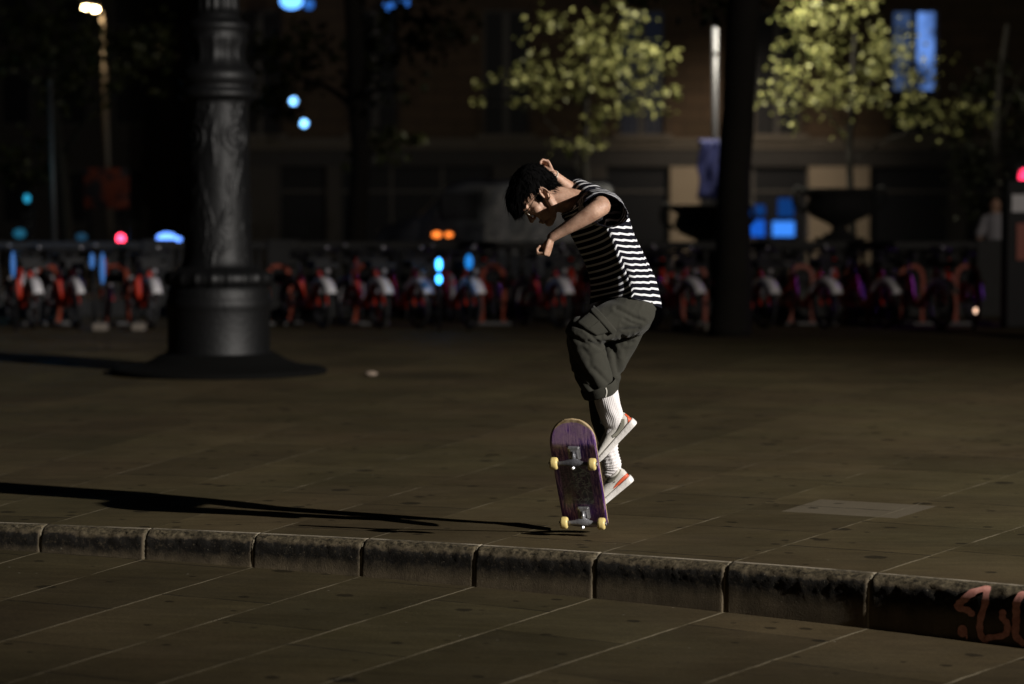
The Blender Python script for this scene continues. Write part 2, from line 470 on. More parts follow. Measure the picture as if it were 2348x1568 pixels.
def kerb_material():
    n = NB('kerb_stone'); uv = n.n('UVMap'); uv.uv_map = 'polar'; tc = n.n('TexCoord'); obj = tc.outputs['Object']
    s_ = n.n('SeparateXYZ'); n.set(s_.inputs[0], uv.outputs[0])
    fu = n.math('FRACT', s_.outputs[0]); ed = n.math('MINIMUM', fu, n.math('SUBTRACT', 1.0, fu))
    ns = n.noise(n.mapping(obj, (1, 1, 1)), 26, 6, 0.7); nl = n.noise(obj, 4.0, 4, .6)
    sv = n.math('ADD', s_.outputs[1], n.math('ADD', n.math('MULTIPLY', n.math('SUBTRACT', ns, .5), .16), n.math('MULTIPLY', n.math('SUBTRACT', nl, .5), .10)))
    base = n.mix(n.noise(obj, 7, 5, .65), (0.085, 0.066, 0.040), (0.165, 0.128, 0.080))
    top = n.mix(n.ramp(n.noise(obj, 48, 5, .75), .36, .66), (0.010, 0.008, 0.004), (0.150, 0.120, 0.072))
    c = n.mix(n.ramp(sv, .10, .17), n.mix(.5, top, base), base)
    c = n.mix(n.ramp(sv, .17, .22), top, c)
    blk = n.math('MULTIPLY', n.ramp(sv, .19, .235), n.ramp(sv, .34, .48, 1, 0))
    blk = n.math('MULTIPLY', blk, n.ramp(ed, .004, .03, .2, 1))
    blk = n.math('MULTIPLY', blk, n.ramp(n.noise(obj, 55, 5, .7), .27, .45, .35, 1))
    c = n.mix(n.math('MULTIPLY', blk, .95), c, (0.006, 0.0055, 0.005))
    foot = n.ramp(n.noise(n.mapping(obj, (1, 1, .25)), 12, 5, .6), .3, .7, .75, 1.25)
    sc = n.n('VectorMath', operation='SCALE'); n.set(sc.inputs[0], c); n.set(sc.inputs[3], foot); c = sc.outputs[0]
    chips = n.math('GREATER_THAN', n.noise(obj, 90, 2, .5), .72)
    c = n.mix(n.math('MULTIPLY', chips, .5), c, (.25, .22, .16))
    # pale patchy line along the back edge where the stone meets the slabs
    back_line = n.math('MULTIPLY', n.ramp(s_.outputs[1], .050, .078, 1, 0), n.ramp(n.noise(n.mapping(obj, (1, 1, 1)), 3.2, 5, .7), .40, .56, .08, 1.0))
    c = n.mix(n.math('MULTIPLY', back_line, .85), c, (0.36, 0.31, 0.235))
    n.set(n.b.inputs['Base Color'], c); n.b.inputs['Roughness'].default_value = .85; n.b.inputs['Specular IOR Level'].default_value = .25
    n.set(n.b.inputs['Normal'], n.bump(n.noise(obj, 140, 6, .7), .7, .004))
    return n.m
ko = link_mesh('kerb', kerb_mesh(), kerb_material()); tag(ko, kind='structure')
# mortar between the stones, set 12 mm back
mo = MB()
for k in range(-12, 23):
    a0, a1 = k - .007, k + .007; pr = [kerb_profile(s_) for s_ in np.linspace(.0, 1, 26)]
    rings = []
    for kk in (a0, a1):
        rings.append([(*polar(kk, RK + ro + .003), z - .002) for ro, z in pr])
    mo.loft(rings, closed_ring=False, cap=False)
tag(mo.build('kerb_mortar', mat('mortar', (0.26, 0.22, 0.15), .9, bump=.8, bscale=90, var=.3, vscale=20)), kind='structure')

# pink paint strokes on the kerb face
def on_kerb(px, py):
    best = None
    for k in np.linspace(6.5, 10.5, 161):
        for sv in np.linspace(.1, .95, 60):
            ro, z = kerb_profile(sv); x, y = polar(k, RK + ro)
            if y <= 0: continue
            qx = CX + x / y * K; qy = HZ + (CAMZ - z) / y * K
            d = (qx - px) ** 2 + (qy - py) ** 2
            if best is None or d < best[0]: best = (d, k, sv)
    return best[1], best[2]
def graffiti():
    mb = MB()
    strokes = [([(2268, 1352), (2240, 1366), (2212, 1381), (2202, 1390), (2210, 1398), (2222, 1405), (2233, 1413)], 9),
               ([(2268, 1352), (2263, 1385), (2260, 1425), (2257, 1455), (2261, 1474), (2280, 1468), (2306, 1462), (2321, 1452), (2319, 1436), (2310, 1422), (2304, 1408)], 8),
               ([(2356, 1368), (2341, 1388), (2335, 1412), (2335, 1438), (2341, 1462), (2354, 1484)], 9),
               ([(2217, 1446), (2219, 1456)], 11), ([(2220, 1462), (2221, 1470)], 2.2)]
    for pts, wd in strokes:
        uvp = [on_kerb(*p) for p in pts]; uvp = [tuple(q) for q in cr(uvp, 6)] if len(uvp) > 2 else uvp
        kl = 0.585; sl = 0.41
        xy = [V((k * kl, sv * sl)) for k, sv in uvp]
        n = len(xy); L = []; Rr = []
        wm = wd * 7.6 / K
        t0 = (xy[1] - xy[0]).normalized(); t1 = (xy[-1] - xy[-2]).normalized()
        xy = [xy[0] - t0 * wm * .9, xy[0] - t0 * wm * .5] + xy + [xy[-1] + t1 * wm * .5, xy[-1] + t1 * wm * .9]; n += 4
        ws = [.35, .8] + [1 + .12 * math.sin(i * 1.3) for i in range(n - 4)] + [.8, .35]
        rows = []
        for i in range(n):
            t = (xy[min(i + 1, n - 1)] - xy[max(i - 1, 0)]).normalized(); nn = V((-t.y, t.x))
            row = []
            for q in (-1, -.5, 0, .5, 1):
                p = xy[i] + nn * wm * ws[i] * q
                k, sv = p.x / kl, p.y / sl
                sv = min(.99, max(.02, sv)); ro, z = kerb_profile(sv); x, y = polar(k, RK + ro - .0045)
                row.append((x, y, z + (.004 if sv < .25 else 0)))
            rows.append(row)
        mb.loft(rows, closed_ring=False, cap=False)
    n = NB('pink_paint'); tc = n.n('TexCoord')
    n.set(n.b.inputs['Base Color'], n.mix(n.ramp(n.noise(tc.outputs['Object'], 50, 5, .7), .35, .65), (.62, .25, .20), (.88, .42, .34)))
    n.b.inputs['Roughness'].default_value = .6
    o = mb.build('graffiti', n.m); return tag(o, 'pink sprayed letters on the dark kerb face at the right edge', 'graffiti')
graffiti()
# ================================================================== SKATER
from mathutils.bvhtree import BVHTree
def z2(x, y): return ((1400 + x / 6.03) * .9168, (1000 + y / 6.03) * .9168)
person = empty('person', W(1400, 1120, 0) * 1.0, 'young person in mid-jump wearing black and white striped shirt, olive cropped trousers and white socks', 'person')
HO = W(1243, 449, 0.0)
HF, HU, HS = V((-.56, -.05, -.83)).normalized(), V((-.83, 0, .56)), V((0, -1, 0))
HU = (HU - HF * HU.dot(HF)).normalized(); HS = HF.cross(HU).normalized()
if HS.y > 0: HS = -HS
def H(f, u, s): return HO + HF * f + HU * u + HS * s
HM = Matrix((HF, HU, HS)).transposed()

def finger(mb, base, d, n, segs, r0, r1, curls):
    """chain from base along d, bending towards n"""
    pts = [base]; dd = d.copy(); nn = n.copy()
    rads = [r0]
    for i, (L, c) in enumerate(zip(segs, curls)):
        ax = dd.cross(nn).normalized(); Rm = Matrix.Rotation(R(c), 3, ax)
        dd = Rm @ dd; nn = Rm @ nn
        pts.append(pts[-1] + dd * L * .5); pts.append(pts[-1] + dd * L * .5)
        t = (i + 1) / len(segs); rads += [r0 + (r1 - r0) * (t - .15) * .9, r0 + (r1 - r0) * t + .0006]
    mb.tube(pts, rads, seg=10, round_end=True)
    return pts[-1], dd, nn
def hand(mb, wr, d, n, side, curl, scale=1.0):
    """wr wrist, d towards the knuckles, n palm normal, side towards the thumb"""
    d = d.normalized(); n = (n - d * n.dot(d)).normalized(); s = d.cross(n) * (1 if d.cross(n).dot(side) > 0 else -1)
    k = scale
    rings = []
    for t, hw, th in ((-.02, .023, .017), (0.0, .024, .017), (.02, .030, .018), (.045, .037, .017), (.07, .040, .015), (.088, .039, .012), (.096, .034, .008)):
        c = wr + d * (t * k); ring = []
        for q in range(20):
            a = 2 * PI * q / 20; ring.append(c + s * (hw * k * math.cos(a)) + n * (th * k * math.sin(a)))
        rings.append(ring)
    mb.loft(rings)
    lens = [(.040, .024, .020), (.044, .028, .022), (.041, .026, .021), (.032, .019, .018)]
    for i, off in enumerate((.028, .010, -.009, -.027)):
        b = wr + d * (.086 - abs(i - 1) * .004) * k + s * off * k
        sp = (d + s * (.10 - .08 * i)).normalized()
        finger(mb, b, sp, n, [l * k for l in lens[i]], .0092 * k - i * .0004, .0066 * k, curl[i])
    tb = wr + d * .030 * k + s * .016 * k + n * .008
    finger(mb, tb, (d * .92 + s * .02 + n * .42).normalized(), (n * .35 - s * .85 + d * .1).normalized(), [.040 * k, .030 * k, .024 * k], .0125 * k, .0085 * k, curl[4])

def build_body():
    mb = MB()
    # skull and face
    mb.ball(H(.008, .058, 0), (.098, .085, .075), HM, 28, 18)
    mb.ball(H(.045, .012, 0), (.052, .080, .061), HM, 24, 16)
    mb.ball(H(.042, -.045, 0), (.050, .052, .053), HM, 24, 16)
    mb.ball(H(.079, -.090, 0), (.020, .018, .025), HM, 16, 12)
    for sg in (1, -1):
        mb.tube([H(-.002, -.028, .056 * sg), H(.012, -.062, .050 * sg), H(.050, -.088, .030 * sg), H(.078, -.095, .010 * sg)], [.018, .018, .017, .015], 12, round_end=True)
        mb.ball(H(.062, -.012, .040 * sg), (.026, .024, .022), HM)            # cheekbone
        mb.ball(H(.083, .014, .030 * sg), (.011, .010, .017), HM)             # eye under its lid
        mb.tube([H(.084, .032, .048 * sg), H(.096, .036, .030 * sg), H(.097, .033, .010 * sg)], [.009, .010, .010], 10, round_end=True)
        mb.ball(H(.103, -.026, .012 * sg), (.010, .008, .008), HM)
        # ear: rim, lobe and bowl
        ec = lambda a, ra, rb, o: H(-.010 + ra * math.cos(a) - .004 * math.sin(a), -.002 + rb * math.sin(a), (.073 + o) * sg)
        mb.ball(H(-.009, -.002, .069 * sg), (.015, .026, .005), HM)
        mb.tube([ec(a, .016, .029, .007 + .006 * (math.cos(a) < 0)) for a in np.linspace(R(-20), R(290), 26)], [.0036] * 26, 8, round_end=True)
        mb.tube([ec(a, .009, .017, .006) for a in np.linspace(R(60), R(270), 14)], [.0026] * 14, 8, round_end=True)
        mb.ball(H(-.004, -.028, .074 * sg), (.007, .009, .004), HM)
        mb.ball(H(.008, -.006, .072 * sg), (.004, .007, .004), HM)
    mb.tube([H(.088, .028, 0), H(.100, .008, 0), H(.113, -.014, 0), H(.117, -.022, 0)], [.008, .0085, .010, .011], 12, round_end=True)
    mb.ball(H(.098, -.056, 0), (.009, .0065, .022), HM); mb.ball(H(.095, -.068, 0), (.009, .007, .019), HM)
    # neck and shoulders
    limb(mb, [(1252, 452, 0, 26, .055), (1280, 456, 0, 29, .056), (1305, 462, 0, 31, .058), (1340, 474, 0, 34, .075), (1365, 488, 0, 38, .10)], 28)
    # trunk under the shirt
    limb(mb, [(1372, 492, 0, 40, .120), (1388, 530, 0, 52, .135), (1405, 590, 0, 52, .130), (1425, 650, 0, 50, .125), (1440, 695, 0, 44, .12), (1445, 712, 0, 34, .11)], 32)
    # near arm
    limb(mb, [(1362, 478, -.04, 20, .045), (1370, 476, -.15, 22, .046), (1376, 473, -.27, 23, .045), (1376, 472, -.355, 21.5, .041)], 24)
    limb(mb, [(1378, 474, -.365, 21, .040), (1362, 484, -.385, 21, .040), (1338, 499, -.385, 19.5, .040), (1310, 516, -.38, 16.5, .035), (1285, 531, -.372, 13.5, .029), (1266, 543, -.366, 11.5, .027)], 24)
    hand(mb, W(1263, 545, -.366), V((-.26, -.05, -1)), V((-.85, .35, .25)), V((-.3, -1, 0)),
         [(70, 84, 55), (78, 86, 58), (82, 86, 58), (80, 82, 55), (25, 40, 40)], .84)
    # far arm
    limb(mb, [(1372, 480, .08, 20, .045), (1365, 460, .17, 25, .048), (1350, 452, .26, 22, .043)], 22)
    limb(mb, [(1350, 455, .27, 19, .040), (1322, 441, .25, 16.5, .038), (1297, 425, .22, 14.5, .033), (1278, 409, .19, 12, .028), (1264, 398, .17, 10.8, .025)], 22)
    hand(mb, W(1266, 399, .17), V((-.45, .1, .85)), V((-.75, -.45, -.35)), V((-.2, -1, .1)),
         [(52, 60, 40), (70, 80, 50), (76, 82, 50), (76, 78, 50), (25, 35, 30)], .70)
    # legs inside the trousers and socks
    limb(mb, [(1445, 716, -.09, 28, .06), (1390, 745, -.18, 28, .06), (1340, 772, -.215, 21, .045), ], 20)
    limb(mb, [(1340, 778, -.215, 21, .045), (1354, 840, -.15, 24, .055), (1385, 910, -.10, 17, .04), (1402, 970, -.06, 14, .032)], 20)
    limb(mb, [(1448, 722, .10, 24, .06), (1424, 785, .08, 24, .055), (1395, 850, .06, 24, .052)], 20)
    limb(mb, [(1395, 850, .06, 24, .052), (1386, 930, .08, 22, .05), (1395, 1010, .12, 15, .036), (1403, 1075, .13, 13, .03)], 20)
    me = remesh(mb, .0031, 3, .5)
    n = NB('skin'); tc = n.n('TexCoord')
    n.set(n.b.inputs['Base Color'], n.mix(n.ramp(n.noise(tc.outputs['Object'], 24, 6, .7), .34, .66), (.33, .18, .118), (.56, .35, .245)))
    n.b.inputs['Roughness'].default_value = .55; n.b.inputs['Subsurface Weight'].default_value = .08
    n.b.inputs['Subsurface Radius'].default_value = (.012, .004, .002); n.b.inputs['Subsurface Scale'].default_value = .5
    n.set(n.b.inputs['Normal'], n.bump(n.math('ADD', n.noise(tc.outputs['Object'], 300, 3, .6), n.math('MULTIPLY', n.noise(tc.outputs['Object'], 45, 4, .6), 2.0)), .4, .002))
    return link_mesh('body', me, n.m, person)
body = build_body()

def hair():
    mb = MB()
    mb.ball(H(-.006, .070, 0), (.104, .088, .084), HM, 30, 20)
    mb.ball(H(.030, .088, 0), (.090, .060, .078), HM, 26, 16)
    mb.ball(H(-.055, .030, 0), (.052, .072, .066), HM, 22, 14)
    mb.ball(H(.092, .075, 0), (.042, .046, .060), HM, 22, 14)
    mb.ball(H(.110, .058, .01), (.030, .030, .045), HM, 18, 12)
    me = remesh(mb, .005, 4, .5)
    # uneven surface
    NN = [v.normal.copy() for v in me.vertices]
    for v, nm in zip(me.vertices, NN):
        q = HM.transposed() @ (v.co - HO)
        k = noise.noise(V((q.x * 30, q.y * 30, q.z * 60))) * .004 + noise.noise(V((q.x * 90, q.y * 40, q.z * 160))) * .003
        v.co += nm * k
    # strands growing outwards from the whorl
    tree = BVHTree.FromPolygons([v.co.copy() for v in me.vertices], [tuple(p.vertices) for p in me.polygons])
    st_ = MB(); rnd = random.Random(5)
    wh = H(-.05, .14, 0)
    def face_zone(q):      # keep the face, the ear and the neck free
        if q.x > .015 and q.y < .045 - (q.x - .02) * .05 and q.x < .085: return True
        return False
    cnt = 0
    nv = len(me.vertices)
    while cnt < 2400:
        vi = rnd.randrange(nv); p = me.vertices[vi].co.copy(); nrm = NN[vi]
        q = HM.transposed() @ (p - HO)
        if q.y < -.035 or face_zone(q): continue
        cnt += 1
        dirn = (p - wh); dirn = dirn - nrm * dirn.dot(nrm)
        if dirn.length < 1e-4: continue
        dirn.normalize(); dirn = (dirn + HF * .35 * max(0, q.x * 8) - HU * .25 + V((rnd.uniform(-.3, .3), rnd.uniform(-.3, .3), rnd.uniform(-.3, .3)))).normalized()
        fly = rnd.random() < .10
        L = rnd.uniform(.016, .030) * (1.25 if q.x > .06 else 1)
        if q.y < .01: L *= .45
        pts = [p - nrm * .004]
        c = p - nrm * .002
        for i in range(1, 5):
            c = c + dirn * L / 4 + nrm * L * ((.16 if fly else .045) if i < 3 else (.10 if fly else -.02)) 
            if i >= 3: c = c - HU * L * .03 + V((0, 0, -L * .03))
            pts.append(c.copy())
        st_.tube(pts, [.0012, .0011, .0009, .0006, .0002], 3, cap=False)
    # fringe and sideburns
    for i in range(240):
        s_ = rnd.uniform(-.062, .068); f0 = rnd.uniform(.07, .112) ; p = H(f0, rnd.uniform(.055, .085), s_)
        d = (HF * rnd.uniform(.5, 1.1) - HU * rnd.uniform(.6, 1.1) + HS * rnd.uniform(-.15, .15)).normalized(); L = rnd.uniform(.025, .052)
        if abs(s_) > .045: L *= .7
        st_.tube([p, p + d * L * .35, p + d * L * .7 - HU * L * .08, p + d * L - HU * L * .2], [.0018, .0017, .0012, .0003], 3, cap=False)
    for sg in (1, -1):
        for i in range(130):
            a = rnd.random(); p = H(.012 + .016 * rnd.random(), .035 - .035 * a, (.062 + .006 * rnd.random()) * sg)
            d = (-HU * .9 + HF * rnd.uniform(-.15, .45) + HS * sg * .12).normalized(); L = rnd.uniform(.012, .024)
            st_.tube([p, p + d * L * .5, p + d * L], [.0013, .0011, .0003], 3, cap=False)
        for i in range(160):
            p = H(rnd.uniform(-.085, -.03), rnd.uniform(-.035, .03), rnd.uniform(.03, .066) * sg)
            d = (-HU * .8 - HF * .3 + HS * sg * .3).normalized(); L = rnd.uniform(.010, .022)
            st_.tube([p, p + d * L * .5, p + d * L], [.0012, .001, .0003], 3, cap=False)
    bm = bmesh.new(); bm.from_mesh(me)
    tmp = st_.mesh('t'); bm.from_mesh(tmp); bpy.data.meshes.remove(tmp)
    # trim the scalp shell away from face, ear and neck
    dele = []
    for v in bm.verts[:nv] if hasattr(bm.verts, '__getitem__') and not bm.verts.ensure_lookup_table() else []:
        q = HM.transposed() @ (v.co - HO)
        if q.y < -.03 - .2 * (q.x + .09) * 0 or (q.x > -.028 and q.y < .028) or (q.x > .018 and q.x < .088 and q.y < .046) or (q.x > .088 and q.y < .03):
            dele.append(v)
    bmesh.ops.delete(bm, geom=dele, context='VERTS')
    bm.to_mesh(me); bm.free()
    m = mat('hair', (.0022, .002, .002), .85, spec=.05)
    return link_mesh('hair', me, m, person)
hair()

# ---- glasses (thin wire frames)
gl = MB()
for sg in (1, -1):
    c = (.104, .010, .033 * sg)
    gl.tube([H(c[0] - .004 * abs(math.sin(a / 2)) * 0, c[1] + .021 * math.sin(a), c[2] + .024 * math.cos(a)) for a in np.linspace(0, 2 * PI, 29)[:-1]], [.0016] * 28, 6, closed=True)
    gl.tube([H(.103, .016, .057 * sg), H(.098, .018, .066 * sg), H(.05, .020, .072 * sg), H(-.006, .024, .077 * sg), H(-.020, .010, .078 * sg)], [.0017] * 5, 6)
gl.tube([H(.106, .014, .010), H(.112, .017, 0), H(.106, .014, -.010)], [.0011] * 3, 6)
glo = gl.build('glasses', mat('wire', (.75, .70, .62), .18, 1.0), person)
ln = MB()
for sg in (1, -1):
    ln.loft([[H(.1035 + o, .010 + .0203 * math.sin(a), .033 * sg + .0233 * math.cos(a)) for a in np.linspace(0, 2 * PI, 25)[:-1]] for o in (0, .0012)])
lm = mat('lens', (1, 1, 1), .02, trans=1.0)
ln.build('lens', lm, glo, smooth=False)

# ---- shirt
PER = .0288
def shirt_mat():
    n = NB('striped_jersey'); at = n.n('Attribute'); at.attribute_name = 'st'
    tc = n.n('TexCoord')
    t = n.math('DIVIDE', at.outputs['Fac'], PER)
    fr = n.math('FRACT', t)
    d = n.math('ABSOLUTE', n.math('SUBTRACT', fr, .5))
    m = n.ramp(d, .150, .175, 1, 0)
    at2 = n.n('Attribute'); at2.attribute_name = 'plain'
    m = n.math('MULTIPLY', m, n.math('SUBTRACT', 1.0, at2.outputs['Fac'], clamp=True))
    n.set(n.b.inputs['Base Color'], n.mix(m, (.004, .004, .008), (.70, .70, .72)))
    n.b.inputs['Roughness'].default_value = .9; n.b.inputs['Specular IOR Level'].default_value = .12
    n.set(n.b.inputs['Normal'], n.bump(n.noise(tc.outputs['Object'], 900, 2, .5), .2, .001))
    return n.m
def shirt():
    vs = []; fs = []; stv = []; pl = []
    def add(rings, ts, plains):
        k = len(vs); n = len(rings[0])
        for r, t, p in zip(rings, ts, plains):
            vs.extend(r); stv.extend(t); pl.extend(p)
        for i in range(len(rings) - 1):
            for j in range(n):
                l = (j + 1) % n; fs.append((k + i * n + j, k + i * n + l, k + (i + 1) * n + l, k + (i + 1) * n + j))
    # trunk: (Lx,Ly, Rx,Ry, depth)  from hem to collar
    rows = [(1353, 698, 1516, 708, .172), (1354, 672, 1511, 678, .176), (1351, 640, 1500, 642, .178), (1341, 605, 1486, 608, .178), (1327, 570, 1470, 572, .178),
            (1312, 538, 1456, 540, .182), (1299, 514, 1444, 508, .190), (1291, 498, 1432, 478, .190), (1288, 490, 1410, 455, .168), (1289, 492, 1382, 440, .130), (1291, 498, 1358, 432, .092), (1291, 501, 1348, 430, .078)]
    R_ = cr(rows, 14); seg = 160; rings = []; ts = []; pls = []
    acc = 0; last = None; NR = len(R_)
    for i, r in enumerate(R_):
        L = W(r[0], r[1]); Rr = W(r[2], r[3]); c = (L + Rr) / 2; A = (Rr - L) / 2
        if last is not None: acc += (c - last).length
        last = c
        v = i / (NR - 1); ring = []; tt = []; pp = []
        for k in range(seg):
            a = 2 * PI * k / seg; ca, sa = math.cos(a), math.sin(a)
            ex = .86 if sa < 0 else 1.40 if v < .75 else 1.40 - .50 * (v - .75) / .25
            cx_ = math.copysign(abs(ca) ** ex, ca); sx_ = math.copysign(abs(sa) ** ex, sa)
            near = max(0, -sa * -1)      # sa<0 -> far ; sa>0 -> near (B = -Y)
            p = c + A * cx_ + V((0, -r[4] * (1.08 if sa > 0 else 1), 0)) * sx_ + A * (.16 * max(0, sa) ** 1.5 * (1 if v < .7 else (1 - v) / .3))
            # the thighs lift the hem on both sides
            lift = .045 * max(0, 1 - v * 7.0) * (abs(sa) ** 1.5) * (1 - .3 * ca)
            p.z += lift * 1.0
            p.x -= lift * .25
            # folds
            wr = 0
            q = V((k / seg * 9, acc * 9, 0)); qa = a + acc * 2.2
            wr += noise.noise(V((ca * 2.2 + 3, sa * 2.2, acc * 5.0))) * .010
            wr += noise.noise(V((ca * 5 + 7, sa * 5 + acc * 3.2, acc * 7.5))) * .0055
            # drag lines from the waist fold on the near back
            if v < .62:
                lin = math.sin((a - .9) * 10 + acc * 26 + 1.6 * noise.noise(V((ca * 3, sa * 3, acc * 6)))) * .0032
                wr += lin * (1 - abs(v - .25) / .4 if abs(v - .25) < .4 else 0)
            nrm = (A.normalized() * ca + V((0, -1, 0)) * sa)
            p += nrm * wr
            ring.append(p)
            t = acc
            if sa > 0:   # near side arches up between front and back
                t += .0050 * sum(1 / (1 + math.exp(-(a - th0 - .25 * math.sin(acc * 14 + th0)) * 40)) for th0 in (.45, .85, 1.2)) * (1 if v < .8 else 0) + 0
            t += wr * .22 + lift * .8 + .070 * max(0, .15 - ca) + .022 * max(0, ca - .15)
            tt.append(t); pp.append(1.0 if v < .022 or v > .975 else 0.0)
        rings.append(ring); ts.append(tt); pls.append(pp)
    # hem turned under a little
    add(rings, ts, pls)
    # near sleeve: rings roughly facing the camera
    rows = [(1368, 478, .02, 46, 42, 10), (1372, 476, -.08, 50, 44, 12), (1379, 476, -.16, 53, 41, 16), (1385, 478, -.235, 54, 37, 20), (1388, 480, -.285, 53, 34, 22), (1389, 481, -.300, 52.5, 33, 22)]
    R_ = cr(rows, 8); seg = 120; rings = []; ts = []; pls = []; NR = len(R_)
    for i, r in enumerate(R_):
        ring = []; tt = []; pp = []; v = i / (NR - 1); ro = R(r[5])
        for k in range(seg):
            a = 2 * PI * k / seg
            ex_ = r[3] * math.cos(a); ey = r[4] * math.sin(a) * (1.0 if math.sin(a) < 0 else 1 + .12 * v)
            dd = r[2]
            wv = noise.noise(V((math.cos(a) * 1.8, math.sin(a) * 1.8, v * 2.0 + 4))) * 4.5 + noise.noise(V((math.cos(a) * 4, math.sin(a) * 4, v * 1.5))) * 2.2
            f = 1 + wv / 60
            px = r[0] + f * (ex_ * math.cos(ro) - ey * math.sin(ro)); py = r[1] + f * (ex_ * math.sin(ro) + ey * math.cos(ro))
            # opening slants: lower right lip nearer
            dd += -.035 * v * math.sin(a) * .6 - .02 * v * math.cos(a)
            ring.append(W(px, py, dd)); tt.append(-r[2] * .62 + .3 + wv * .0009); pp.append(1.0 if v > .93 else 0.0)
        rings.append(ring); ts.append(tt); pls.append(pp)
    # turn the sleeve lip back inside
    for s_, dz in ((.965, .006), (.95, .020)):
        c = sum(rings[NR - 1], V((0, 0, 0))) / seg
        rings.append([c + (p - c) * s_ + V((0, dz, 0)) for p in rings[NR - 1]]); ts.append(ts[-1]); pls.append([1.0] * seg)
    add(rings, ts, pls)
    # far sleeve
    rows = [(1372, 470, .02, 40, .05), (1364, 462, .12, 34, .06), (1350, 450, .20, 29, .07), (1337, 440, .26, 25, .07), (1331, 436, .28, 24, .07)]
    rg, pts = limb_rings(rows, 60, 7); n = len(rg)
    for i in range(n):
        for k in range(60): rg[i][k] = rg[i][k] + V((0, 0, 1)) * noise.noise(rg[i][k] * 16) * .006
    add(rg, [[.1 + i * .0072 + .3] * 60 for i in range(n)], [[1.0 if i > n - 3 else 0.0] * 60 for i in range(n)])
    me = bpy.data.meshes.new('shirt'); me.from_pydata([tuple(v) for v in vs], [], fs); me.update()
    a = me.attributes.new('st', 'FLOAT', 'POINT'); a.data.foreach_set('value', stv)
    a = me.attributes.new('plain', 'FLOAT', 'POINT'); a.data.foreach_set('value', pl)
    o = link_mesh('shirt', me, shirt_mat(), person)
    sd = o.modifiers.new('cloth', 'SOLIDIFY'); sd.thickness = .0016; sd.offset = 0
    return o
shirt()

